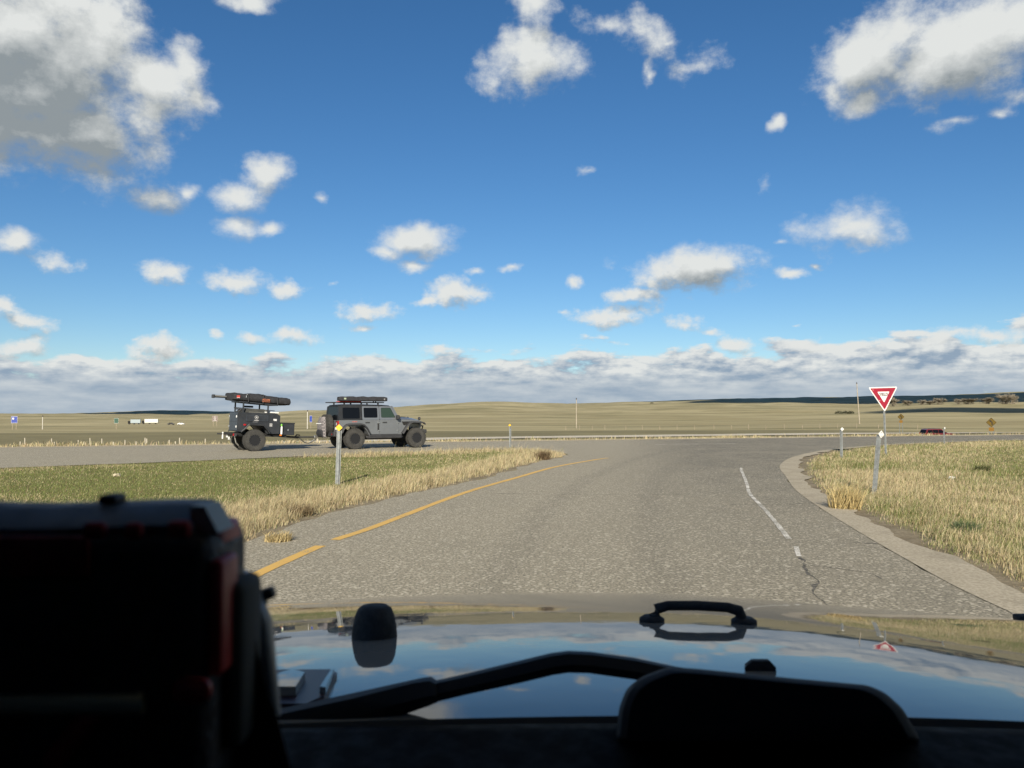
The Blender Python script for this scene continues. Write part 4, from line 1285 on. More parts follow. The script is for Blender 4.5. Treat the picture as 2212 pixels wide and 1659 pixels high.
        pod = B(); pod.lathe([(.055, 3.22), (.07, 3.26), (.07, 3.30)], 'x', (0, side * .62, 1.33), 14); pod.box((3.25, side * .62, 1.255), (.03, .03, .08)); pod.build('light_pod', PLAST, root, smooth=True)
        B().tube([(3.38, side * .55, .74), (3.50, side * .62, .70), (3.50, side * .50, .64)], .022, 6).build('tow_hook', REDL, root)
    # hood with raised centre
    secs = []
    for x, hw, zs, zc in ((2.12, .735, 1.275, 1.375), (2.35, .735, 1.275, 1.395), (2.75, .715, 1.26, 1.385), (3.05, .68, 1.24, 1.345), (3.25, .64, 1.21, 1.29), (3.33, .60, 1.16, 1.20)):
        secs.append([(x, -hw, zs - .09), (x, -hw, zs), (x, -hw + .08, zs + .045), (x, -.36, (zs + .06) * .5 + zc * .5), (x, -.28, zc), (x, 0, zc + .012), (x, .28, zc), (x, .36, (zs + .06) * .5 + zc * .5), (x, hw - .08, zs + .045), (x, hw, zs), (x, hw, zs - .09)])
    hd = B().loft(secs).build('hood', GREYP, root, smooth=True, angle=50)
    for sy in (-1, 1): B().bbox((2.62, sy * .17, 1.405), (.30, .11, .018), .006).build('hood_vent', PLAST, hd)
    for sy in (-1, 1):
        t = link_mesh('lettering', text_mesh('RUBICON', .105, .002, .004, space=1.15), mat('hood_lettering', (.05, .012, .014), .5), hd, (2.72, sy * .724, 1.215), (radians(90), 0, 0 if sy < 0 else pi))
        t.scale = (1.1, .9, 1)
        B().bbox((2.28, sy * .744, 1.235), (.07, .004, .035), .001).build('decal', WHITEP, hd)
        B().bbox((2.20, sy * .792, 1.19), (.055, .004, .055), .001).build('badge', REDL, root)
    B().bbox((3.10, 0, 1.30), (.03, .5, .02), .006).build('hood_lip', PLAST, hd)
    # windshield, grille, bumpers
    ws = B().loft([[(1.86, -.66, 1.885), (1.86, .66, 1.885), (1.83, .66, 1.885), (1.83, -.66, 1.885)], [(2.20, -.71, 1.30), (2.20, .71, 1.30), (2.17, .71, 1.30), (2.17, -.71, 1.30)]]).build('windshield', GLASSF, root)
    B().tube([(2.24, .1, 1.33), (2.16, -.25, 1.40), (2.08, -.55, 1.50)], .012, 6).build('wiper', PLAST, ws)
    cw = B(); cw.bbox((2.28, -.42, 1.355), (.20, .20, .09), .03); cw.bbox((2.27, .38, 1.345), (.18, .14, .07), .03); cw.bbox((2.22, 0, 1.30), (.14, 1.35, .08), .02); cw.build('cowl', PLAST, root)
    g = B().bbox((3.335, 0, 1.02), (.05, 1.20, .42), .02).build('grille', GREYP, root)
    for k in range(7): B().bbox((3.362, (k - 3) * .085, 1.02), (.01, .05, .30), .003).build('slot', DARKIN, g)
    fb = B(); fb.bbox((3.48, 0, .74), (.24, 1.50, .18), .04); fb.build('front_bumper', PLAST, root)
    B().tube([(3.50, -.42, .80), (3.58, -.38, .98), (3.58, .38, .98), (3.50, .42, .80)], .028, 8).build('bumper_hoop', PLAST, root, smooth=True)
    B().bbox((3.60, 0, .76), (.06, .5, .10), .02).build('winch', CHROME, root)
    rb = B().bbox((-.84, 0, .66), (.22, 1.66, .20), .04).build('rear_bumper', PLAST, root)
    for sy in (-1, 1): B().bbox((-.955, sy * .60, .66), (.01, .07, .05), .003).build('reflector', REDL, rb)
    B().tube([(-.8, 0, .52), (-1.15, 0, .52)], .035, 8).build('tow_hitch', CHROME, root)
    # tailgate and rear glass
    tg = B().bbox((-.715, 0, .97), (.05, 1.26, .58), .02).build('tailgate', GREYP, root)
    B().loft([[(-.715, -.66, 1.285), (-.715, .66, 1.285), (-.69, .66, 1.285), (-.69, -.66, 1.285)], [(-.67, -.58, 1.86), (-.67, .58, 1.86), (-.645, .58, 1.86), (-.645, -.58, 1.86)]]).build('rear_window', GLASS, root)
    for sy in (-1, 1): B().loft([[(-.725, sy * .66, 1.28), (-.725, sy * .795, 1.28), (-.67, sy * .795, 1.28), (-.67, sy * .66, 1.28)], [(-.68, sy * .58, 1.88), (-.68, sy * .71, 1.88), (-.63, sy * .71, 1.88), (-.63, sy * .58, 1.88)]]).build('hardtop_corner', BLACKT, root)
    for zz in (1.18, .88): B().bbox((-.75, -.60, zz), (.03, .14, .05), .008).build('tailgate_hinge', CHROME, tg)
    # spare wheel on the tailgate
    sp = link_mesh('spare_wheel', HUB, RIMK, root, (-.94, .05, 1.07), (0, 0, pi / 2))
    link_mesh('tyre', TY, RUBBER, sp); link_mesh('rim', RM, RIMK, sp)
    B().box((-.80, .05, 1.07), (.14, .24, .24)).build('spare_bracket', PLAST, root)
    # wheels
    for x in (0.0, 3.0):
        for sy in (-1, 1): wheel(root, x, sy * .80, .455, sy > 0, radians(-3) if x > 1 else 0)
    for x in (0.0, 3.0):
        for sy in (-1, 1): B().tube([(x - .12, sy * .52, .45), (x - .05, sy * .50, .95)], .04, 8).build('shock_absorber', PLAST, root)
    # roof rack, awning, recovery boards
    rk = B(); rk.ring(rpoly([(-.80, -.66), (1.50, -.66), (1.50, .66), (-.80, .66)], .06), rpoly([(-.74, -.60), (1.44, -.60), (1.44, .60), (-.74, .60)], .04), lambda x, y, o: (x, y, 2.03 + o), 0, .045)
    rack = rk.build('roof_rack', PLAST, root)
    for k in range(9): B().box((-.62 + k * .24, 0, 2.045), (.07, 1.22, .022)).build('slat', PLAST, rack)
    for x in (-.4, .4, 1.2):
        for sy in (-1, 1): B().box((x, sy * .62, 2.0), (.06, .05, .09)).build('rack_foot', PLAST, rack)
    secs = []
    for i in range(15):
        x = -.72 + i * 2.28 / 14
        q = .015 * sin(i * 2.1) + .01 * sin(i * 4.7)
        k = .80 if i in (0, 14) else 1.0
        secs.append([(x, -.72 + .16 * a * k, 2.205 + q * .4 + (.105 * k + q * .3) * b) for a, b in ((-1, -.7), (-.7, -1), (.7, -1), (1, -.7), (1, .6), (.75, 1), (-.75, 1), (-1, .6))])
    aw = B().loft(secs).build('awning_bag', CLOTH, root, smooth=True, angle=55)
    B().bbox((-.46, -.884, 2.215), (.10, .006, .07), .002).build('bag_logo', mat('pale_green_logo', (.35, .42, .30), .6), aw)
    B().bbox((1.40, -.885, 2.20), (.06, .006, .06), .002).build('bag_logo', mat('grey_logo', (.25, .25, .25), .6), aw)
    for x in (.95, 1.06): B().box((x, -.68, 2.09), (.03, .06, .07)).build('awning_bracket', PLAST, rack)
    for k in range(4): B().bbox((-.58 + k * .27, -.60, 2.085), (.25, .30, .03), .01).build('recovery_board', REDPL, rack)
    # decal above the rear flare
    B().bbox((.02, -.799, 1.205), (.24, .008, .045), .002).build('decal', mat('faded_red_decal', (.34, .12, .11), .6, var=.35, vscale=25), root)
    # licence plate
    B().bbox((-.765, -.60, .96 - .05), (.008, .20, .10), .002).build('licence_plate', WHITEP, tg)
    # grey cargo bag strapped over the spare wheel
    bag = empty('spare_wheel_bag', (0, 0, 0), 0, 'grey and black patterned bag strapped over the spare wheel of the grey car', 'bag')
    bag.location = root.matrix_basis @ Vector((-1.13, .05, .70)); bag.rotation_euler = (0, 0, th)
    CHK = bpy.data.materials.new('checked_grey_cloth'); CHK.use_nodes = True
    tt = CHK.node_tree; bb = tt.nodes['Principled BSDF']; bb.inputs['Roughness'].default_value = .85
    tc = nd(tt, 'ShaderNodeTexCoord'); ck = nd(tt, 'ShaderNodeTexChecker'); ck.inputs['Scale'].default_value = 15
    ck.inputs['Color1'].default_value = (.23, .21, .21, 1); ck.inputs['Color2'].default_value = (.10, .095, .10, 1); tt.links.new(tc.outputs['Object'], ck.inputs['Vector']); tt.links.new(ck.outputs[0], bb.inputs['Base Color'])
    def pouch(y0, y1, z0, z1, d, name, mm, par):
        secs = []
        for i in range(9):
            z = z0 + (z1 - z0) * i / 8
            k = d * (sin(pi * (i + .8) / 9.6) ** .6)
            w = 1 - .25 * (i / 8) ** 3
            c, hw = (y0 + y1) / 2, (y1 - y0) / 2 * w
            secs.append([(.02, c - hw, z), (-k * .8 - .02 * sin(i * 2.3), c - hw * .9, z), (-k - .02, c, z), (-k * .85 + .015 * sin(i * 3.1), c + hw * .9, z), (.02, c + hw, z)])
        return B().loft(secs).build(name, mm, par, smooth=True, angle=60)
    p1 = pouch(-.36, .36, -.16, .72, .16, 'main_pouch', CHK, bag)
    pouch(-.34, .34, -.18, .22, .22, 'lower_pocket', CLOTH, bag)
    B().box((-.175, 0, .42), (.012, .62, .035), (0, .1, 0)).build('strap', WHITEP, bag)
    return root
JEEP = build_jeep()

def build_trailer():
    th = radians(34.0)
    D = 34.7
    bx = xat(548.6, D)
    off = Vector((0, -.78, 0)); off.rotate(Euler((0, 0, th)))
    root = empty('camping_trailer', (bx - off.x, D - off.y, 0.0), th, 'black box camping trailer with a rooftop tent, towed by the grey car', 'trailer')
    B = lambda: MB()
    TRB = mat('black_trailer_paint', (.026, .029, .034), .42, var=.2, vscale=3)
    TRP = mat('bluish_black_panel', (.040, .048, .060), .38, var=.12, vscale=3)
    ALU = mat('brushed_aluminium', (.55, .55, .53), .35, .85)
    # main box: side profile with the wheel arch cut out
    prof = [(-.66, .80), (-.66, 1.60), (.98, 1.60), (1.12, 1.50), (1.12, .74), (.56, .74), (.50, .84), (.28, 1.06), (-.26, 1.06), (-.48, .84), (-.52, .80)]
    B().prism(prof, lambda x, z, o: (x, o, z), -.62, .62).build('box_body', TRB, root)
    B().box((.2, 0, .70), (2.2, 1.0, .10)).build('floor', DARKIN, root)
    for s in (-1, 1):
        f = S(s, .62, 9)
        d = B().prism(rpoly([(-.36, 1.24), (.62, 1.24), (.62, 1.53), (-.36, 1.53)], .03), f, .0, .018).build('side_hatch', TRB, root)
        B().ring(rpoly([(-.33, 1.27), (.59, 1.27), (.59, 1.50), (-.33, 1.50)], .03), rpoly([(-.31, 1.29), (.57, 1.29), (.57, 1.48), (-.31, 1.48)], .03), f, .0185, .024).build('hatch_rib', TRP, d)
        # star emblem in a ring
        em = B().ring([(.10 + .078 * cos(2 * pi * k / 28), 1.41 + .078 * sin(2 * pi * k / 28)) for k in range(28)], [(.10 + .062 * cos(2 * pi * k / 28), 1.41 + .062 * sin(2 * pi * k / 28)) for k in range(28)], f, .025, .028).build('emblem_ring', mat('grey_emblem', (.40, .40, .40), .6), d)
        B().prism([(.10 + (.052 if k % 2 == 0 else .022) * cos(pi / 2 + pi * k / 5), 1.41 + (.052 if k % 2 == 0 else .022) * sin(pi / 2 + pi * k / 5)) for k in range(10)], f, .025, .028).build('emblem_star', mat('grey_star', (.45, .45, .45), .6), d)
        B().prism([(.10 + .11 * cos(2 * pi * k / 24), 1.285 + .026 * sin(2 * pi * k / 24)) for k in range(24)], f, .025, .028).build('oval_badge', mat('grey_badge', (.30, .30, .30), .6), d)
        B().box(f(.06, 1.215, .004), (.20, .006, .016)).build('badge_line', mat('dim_badge', (.2, .2, .2), .6), root)
        B().bbox(f(.90, 1.33, .004), (.145, .008, .085), .002).build('flag_decal', mat('pale_flag', (.62, .62, .62), .7, var=.15, vscale=20), root)
        B().bbox(f(.84, 1.295, .007), (.055, .004, .032), .001).build('flag_canton', mat('dark_flag_corner', (.12, .12, .13), .7), root)
        for k in range(2): B().bbox(f(.73, 1.15 - k * .075, .004), (.12, .008, .055), .002).build('warning_decal', mat('grey_decal', (.36, .36, .36), .7, var=.5, vscale=60), root)
        # fender
        path = [(-.60, .80), (-.46, .92), (-.28, 1.12), (.30, 1.12), (.50, .92), (.60, .78)]
        secs = []
        for x, z in path: secs.append([(x, s * .60, z), (x, s * .96, z - .012), (x, s * .98, z - .05), (x, s * .99, z - .01), (x, s * .97, z + .03), (x, s * .60, z + .04)])
        B().loft(secs).build('fender', TRB, root, smooth=True, angle=25)
        B().bbox((-.44, s * .86, 1.09), (.10, .06, .07), .01).build('side_marker', REDL, root)
        B().bbox((1.18, s * .60, .69), (.09, .03, .06), .008).build('front_marker', ORL, root)
        wheel(root, 0, s * .78, .455, s > 0)
    B().tube([(0, -.7, .455), (0, .7, .455)], .05, 8).build('axle', PLAST, root)
    # rear door of the box
    rd = B().bbox((-.672, 0, 1.21), (.025, 1.16, .74), .008).build('rear_door', TRP, root)
    for y in (-.53, .53):
        for z in (1.42, 1.0): B().bbox((-.70, y, z), (.035, .06, .09), .012).build('latch', WHITEP if y < 0 else CHROME, rd)
    B().box((-.69, 0, 1.21), (.008, 1.0, .02)).build('door_rib', TRB, rd)
    # frame, rear rack, lamps and plate
    for s in (-1, 1): B().box((.35, s * .42, .66), (2.25, .07, .10)).build('frame_rail', PLAST, root)
    B().box((-.74, 0, .66), (.09, 1.40, .11)).build('rear_crossmember', PLAST, root)
    for y in (-.58, .58):
        B().bbox((-.80, y, .66), (.03, .11, .10), .01).build('tail_light', REDL, root)
        B().bbox((-.80, y * .55, .70), (.02, .08, .05), .005).build('reverse_light', CLEARL, root)
    B().bbox((-.82, .30, .60), (.012, .28, .15), .003).build('licence_plate', WHITEP, root)
    B().bbox((-.82, .02, .50), (.012, .22, .12), .003).build('tow_placard', WHITEP, root)
    B().tube([(-.74, .62, .66), (-1.15, .62, .67)], .03, 8).build('rear_arm', PLAST, root)
    B().bbox((-.92, .62, .60), (.05, .05, .30), .01).build('rear_reflector', WHITEP, root)
    for y in (-.35, .35): B().tube([(-.70, y, .66), (-.62, y, .34), (-.50, y, .22)], .03, 8).build('stabiliser_leg', CHROME, root)
    # tongue, front box, hitch
    for s in (-1, 1): B().tube([(1.0, s * .42, .66), (2.15, s * .06, .60)], .045, 4).build('tongue_rail', PLAST, root)
    B().tube([(2.0, 0, .62), (2.95, 0, .64)], .04, 6).build('drawbar', PLAST, root)
    B().bbox((2.98, 0, .65), (.18, .11, .11), .02).build('coupler', CHROME, root)
    B().tube([(2.05, .05, .64), (2.12, .05, .72), (2.26, .05, .70)], .03, 6).build('jack', PLAST, root)
    for k in range(2):
        sag = [(2.2 + .8 * i / 10, (-.08, .08)[k], .60 - .24 * sin(pi * i / 10)) for i in range(11)]
        B().tube(sag, .014, 6).build('safety_chain', CHROME if k else PLAST, root)
    fbx = B().bbox((1.46, 0, .955), (.64, 1.16, .50), .02).build('front_box', TRB, root)
    B().bbox((1.46, 0, 1.215), (.67, 1.19, .04), .012).build('lid', TRB, fbx)
    B().bbox((1.50, -.585, .92), (.06, .012, .08), .004).build('latch', CHROME, fbx)
    B().lathe([(.035, -.17), (.04, -.15), (.04, .13), (.02, .17)], 'z', (1.19, -.66, .90), 10).build('white_bottle', WHITEP, root)
    B().lathe([(.036, .0), (.036, .09)], 'z', (1.18, -.66, 1.08), 10).build('bottle_cap', mat('green_cap', (.18, .50, .06), .5), root)
    # gear on the deck
    lid = B().loft([[(-.50, -.52, 1.605), (.95, -.52, 1.605), (.95, .52, 1.605), (-.50, .52, 1.605)], [(-.30, -.44, 1.77), (.45, -.44, 1.77), (.45, .44, 1.77), (-.30, .44, 1.77)]]).build('peaked_lid', mat('dark_olive_lid', (.045, .046, .042), .6, var=.2), root)
    B().tube([(-.20, -.56, 1.62), (.56, -.56, 1.60), (1.05, -.58, 1.54)], .022, 6).build('silver_rail', ALU, root)
    B().tube([(.44, -.50, 1.765), (.62, -.56, 1.61)], .012, 6).build('lid_edge', ALU, lid)
    B().bbox((.78, -.38, 1.64), (.62, .26, .05), .012).build('pale_board', WHITEP, root)
    for k in range(3): B().tube([(-.75 + .1 * k, -.25 + .3 * k, 1.80 - .03 * k), (1.0 - .1 * k, -.2 + .3 * k, 1.72 - .03 * k)], .017, 6).build('pole_bundle', PLAST, root)
    B().bbox((-.05, .1, 1.86), (.40, .12, .08), .02).build('gear_roll', CLOTH, root)
    B().tube([(-.58, -.30, 1.62), (-.46, -.30, 1.72)], .03, 6).build('shovel_grip', PLAST, root)
    # rack
    posts = [(-.46, -.60), (-.46, .60), (.58, -.60), (.58, .60)]
    for x, y in posts: B().box((x, y, 1.60 + .04), (.055, .045, .86)).build('rack_post', TRB, root)
    rk = B().ring([(-.62, -.64), (1.0, -.64), (1.0, .64), (-.62, .64)], [(-.56, -.58), (.94, -.58), (.94, .58), (-.56, .58)], lambda x, y, o: (x, y, 2.01 + o - .052 * (x + .4)), 0, .05).build('tent_rack', TRB, root)
    for k in range(4): B().box((-.5 + k * .44, 0, 2.025 - .052 * (k * .44 - .1)), (.05, 1.2, .03)).build('rack_bar', TRB, rk)
    # tent in its travel cover: long soft bag, humped in the middle
    secs = []; N = 23
    for i in range(N):
        u = i / (N - 1)
        x = -.90 + u * 2.42
        zc = 2.225 - .052 * (x + .4)
        hh = .165 + .055 * math.exp(-((u - .42) / .17) ** 2) - .018 * math.exp(-((u - .22) / .06) ** 2) + .008 * sin(i * 2.7)
        k = .93 if i in (0, N - 1) else 1.0
        row = []
        M_ = 20
        for j in range(M_):
            a = 2 * pi * j / M_
            cy, cz = cos(a), sin(a)
            e = .42
            yy = math.copysign(abs(cy) ** e, cy); zz = math.copysign(abs(cz) ** (.55 if cz > 0 else .35), cz)
            w = .70 + .015 * sin(i * 1.9 + j)
            dz = (hh if zz > 0 else .155) * zz
            row.append((x + .012 * sin(j * 1.7 + i), yy * w * k, zc + dz * k + .010 * sin(i * 1.3 + j * 2.1)))
        secs.append(row)
    tent = B().loft(secs).build('tent_cover', CLOTH, root, smooth=True, angle=60)
    ORT = mat('orange_lettering', (.42, .14, .07), .6)
    lt = link_mesh('lettering', text_mesh('ADAM', .115, .002, .003), ORT, tent, (.44, -.735, 2.16), (radians(90), radians(2), 0))
    B().bbox((.44, -.733, 2.085), (.34, .006, .018), .001).build('lettering_line', ORT, tent)
    B().bbox((-.72, -.725, 2.25), (.13, .008, .085), .002).build('red_patch', mat('red_patch', (.5, .06, .05), .6), tent)
    B().bbox((-.72, -.727, 2.195), (.13, .008, .015), .002).build('patch_line', WHITEP, tent)
    B().tube([(-.36, -.745, 2.36), (-.40, -.75, 2.30), (-.40, -.75, 2.22)], .014, 6).build('buckle', CHROME, tent)
    for x in (-.32, .30, .92): B().ring([(-.735, 2.05), (.735, 2.05), (.735, 2.42), (-.735, 2.42)], [(-.722, 2.06), (.722, 2.06), (.722, 2.405), (-.722, 2.405)], lambda y, z, o: (x + o, y, z - .052 * (x + .4) - (.06 if z > 2.3 and abs(x - .3) > .3 else 0)), 0, .035).build('cover_strap', PLAST, tent)
    # folded awning arms poking out at the back
    aw = B(); aw.box((-1.16, .42, 2.215), (.62, .14, .06)); aw.build('awning_arm', TRB, root)
    B().tube([(-.92, .34, 2.25), (-1.40, .34, 2.265)], .035, 8).build('silver_tube', ALU, root, smooth=True)
    B().bbox((-1.45, .40, 2.24), (.10, .20, .15), .02).build('awning_end_cap', TRB, root)
    root.rotation_euler = (0, radians(2.4), th)
    return root
TRAILER = build_trailer()

def loft_car(root, paint, secs, name='body'):
    return MB().loft(secs).build(name, paint, root, smooth=True, angle=40)

def build_red_car():
    D = 128.0; x = xat(2021, D)
    th = radians(8)
    root = empty('red_car', (x, D, tz(x, D) + .06), th, 'dark red estate car half hidden behind the grassy crest', 'car')
    RED = mat('dark_red_car_paint', (.13, .012, .013), .3, .1, coat=.5)
    P = [(-2.25, .45), (-2.32, .80), (-2.25, 1.05), (-2.05, 1.62), (-1.75, 1.72), (.35, 1.72), (1.15, 1.13), (2.25, .98), (2.42, .75), (2.40, .42), (1.9, .32), (-1.8, .32)]
    def hw(z): return .90 - max(0, z - 1.0) * .30
    m = MB(); m.loft([[(a, -hw(b), b) for a, b in P], [(a, hw(b), b) for a, b in P]]); m.build('body', RED, root)
    for s in (-1, 1):
        f = lambda a, b, o: (a, s * (hw(b) + o), b)
        for q in ([(-1.98, 1.12), (-1.15, 1.12), (-1.15, 1.58), (-1.86, 1.58)], [(-1.07, 1.12), (-.20, 1.12), (-.20, 1.60), (-1.07, 1.60)], [(-.12, 1.12), (.98, 1.12), (.40, 1.58), (-.12, 1.60)]):
            MB().prism(rpoly(q, .05), f, .004, .012).build('side_window', GLASS, root)
        for wx in (-1.45, 1.48):
            MB().lathe([(.40, -.02), (.42, .0), (.42, .03)], 'y', (wx, s * .885, .36), 20).build('wheel_arch', PLAST, root)
            w = MB().lathe([(.20, -.11), (.33, -.11), (.35, -.08), (.35, .08), (.33, .11), (.20, .11)], 'y', (0, 0, 0), 20).build('wheel', RUBBER, root, loc=(wx, s * .86, .33))
            MB().lathe([(.20, -.09), (.20, .115), (.05, .118)], 'y', (0, 0, 0), 16).build('rim', RIMS, w)
        MB().bbox((-2.27, s * .74, .98), (.12, .22, .26), .03).build('tail_light', REDL, root)
        MB().bbox((2.33, s * .68, .80), (.14, .34, .16), .03).build('headlight', CLEARL, root)
        MB().tube([(-1.7, s * .58, 1.74), (-1.6, s * .58, 1.80), (.1, s * .58, 1.80), (.25, s * .58, 1.73)], .025, 6).build('roof_rail', PLAST, root)
        MB().bbox((1.0, s * .98, 1.16), (.14, .14, .12), .03).build('mirror', PLAST, root)
    MB().loft([[(-2.215, -.70, 1.10), (-2.215, .70, 1.10), (-2.25, .70, 1.10), (-2.25, -.70, 1.10)], [(-2.05, -.60, 1.60), (-2.05, .60, 1.60), (-2.10, .60, 1.60), (-2.10, -.60, 1.60)]]).build('rear_window', GLASS, root)
    MB().loft([[(.40, -.60, 1.68), (.40, .60, 1.68), (.44, .60, 1.68), (.44, -.60, 1.68)], [(1.12, -.74, 1.16), (1.12, .74, 1.16), (1.17, .74, 1.16), (1.17, -.74, 1.16)]]).build('windshield', GLASS, root)
    MB().bbox((-2.33, 0, .55), (.12, 1.7, .22), .04).build('rear_bumper', PLAST, root)
    MB().bbox((2.40, 0, .50), (.12, 1.7, .22), .04).build('front_bumper', RED, root)
    MB().bbox((-2.345, 0, .82), (.01, .40, .14), .003).build('licence_plate', WHITEP, root)
build_red_car()

def box_truck(px, py, wpx, label, paint, th, seed):
    D = 690.0
    x = xat(px, D); z = tz(x, D)
    L = wpx * K * D / FPX
    root = empty('box_truck', (x, D, z), th, label, 'truck', 'trucks far down the highway')
    h = 3.0
    MB().bbox((0, 0, 1.1 + h / 2), (L, 2.5, h), .06).build('cargo_box', paint, root)
    MB().bbox((-L / 2 - 1.1, 0, 1.75), (1.9, 2.3, 2.3), .2).build('cab', DARKIN if seed else paint, root)
    MB().box((0, 0, .95), (L + 1.6, 1.0, .25)).build('chassis', PLAST, root)
    for wx in (-L / 2 - 1.1, -L * .15, L * .3):
        for s in (-1, 1): MB().lathe([(.25, -.14), (.5, -.14), (.52, 0), (.5, .14), (.25, .14)], 'y', (wx, s * 1.1, .5), 16).build('wheel', RUBBER, root)
box_truck(294, 911, 20, 'pale blue-grey box truck ahead of the white one on the far highway', mat('pale_blue_truck', (.30, .36, .39), .6), radians(12), 1)
box_truck(328, 911, 27, 'white box truck behind the pale blue one on the far highway', mat('white_truck_paint', (.62, .62, .58), .6), radians(12), 1)
def far_car(px, D, paint, label, name='parked_car'):
    x = xat(px, D); z = tz(x, D)
    r = empty(name, (x, D, z), radians(5), label, 'car')
    P = [(-2.2, .4), (-2.2, .95), (-1.5, 1.0), (-1.1, 1.5), (.5, 1.5), (1.1, 1.0), (2.2, .85), (2.2, .4)]
    MB().loft([[(a, -.85, b) for a, b in P], [(a, .85, b) for a, b in P]]).build('body', paint, r)
    for s in (-1, 1):
        MB().prism([(-1.2, 1.05), (-.9, 1.42), (.42, 1.42), (.85, 1.05)], lambda a, b, o: (a, s * (.85 + o), b), .004, .012).build('side_window', GLASS, r)
        for wx in (-1.35, 1.4): MB().lathe([(.2, -.1), (.34, -.1), (.34, .1), (.2, .1)], 'y', (wx, s * .82, .34), 14).build('wheel', RUBBER, r)
far_car(370, 560, mat('black_far_paint', (.02, .02, .02), .4), 'small black car on the prairie track beside the trucks')
far_car(392, 560, WHITEP, 'small white car on the prairie track beside the black one')

# ------------------------------------------------------------------ the car we sit in
OWNP = bpy.data.materials.new('dark_glossy_hood_paint'); OWNP.use_nodes = True
def _own():
    t = OWNP.node_tree; b = t.nodes['Principled BSDF']
    b.inputs['Base Color'].default_value = (.19, .182, .165, 1)
    b.inputs['Metallic'].default_value = 0.0
    b.inputs['Roughness'].default_value = .03
    b.inputs['IOR'].default_value = 1.33
    b.inputs['Coat Weight'].default_value = .0
    b.inputs['Coat Roughness'].default_value = .0
    b.inputs['Coat IOR'].default_value = 1.6
    tc = nd(t, 'ShaderNodeTexCoord')
    n = noise(t, tc.outputs['Object'], 16.0, 2.0, .5)
    bp = nd(t, 'ShaderNodeBump'); bp.inputs['Strength'].default_value = .02; bp.inputs['Distance'].default_value = .01
    t.links.new(n.outputs['Fac'], bp.inputs['Height']); t.links.new(bp.outputs[0], b.inputs['Normal']); t.links.new(bp.outputs[0], b.inputs['Coat Normal'])
_own()
TRIM = mat('black_rubber_trim', (.013, .014, .016), .75, var=.2, vscale=30, bump=.25, bscale=300)
DASH = mat('black_dash_plastic', (.006, .006, .0065), .9, var=.2, vscale=20, spec=.15)
HX, HY0, HY1 = .36, .93, 2.00
def slope(y): return 5.3 + 7.1 * (y - HY0) / (HY1 - HY0)
_ys = np.linspace(.55, 2.5, 781)
_sl = np.where(_ys <= HY1, slope(_ys), slope(HY1) + (_ys - HY1) * 95)
_zz = -np.cumsum(np.tan(np.radians(np.clip(_sl, -2, 60)))) * (_ys[1] - _ys[0])
_zz = _zz - np.interp(HY1, _ys, _zz) + (EYE - .2166 * HY1)
def hood_z(x, y):
    return np.interp(y, _ys, _zz) - .043 * (x - .22) ** 2 - .012 * (1 + np.tanh((x - .60) / .22))
def hood_hit(px, py):
    r = ray(px, py)
    for k in np.linspace(.62, 2.5, 3600):
        p = r * k
        if p.z + EYE <= hood_z(p.x, p.y): return Vector((p.x, p.y, hood_z(p.x, p.y)))
    return Vector((r.x * 2, r.y * 2, hood_z(r.x * 2, r.y * 2)))

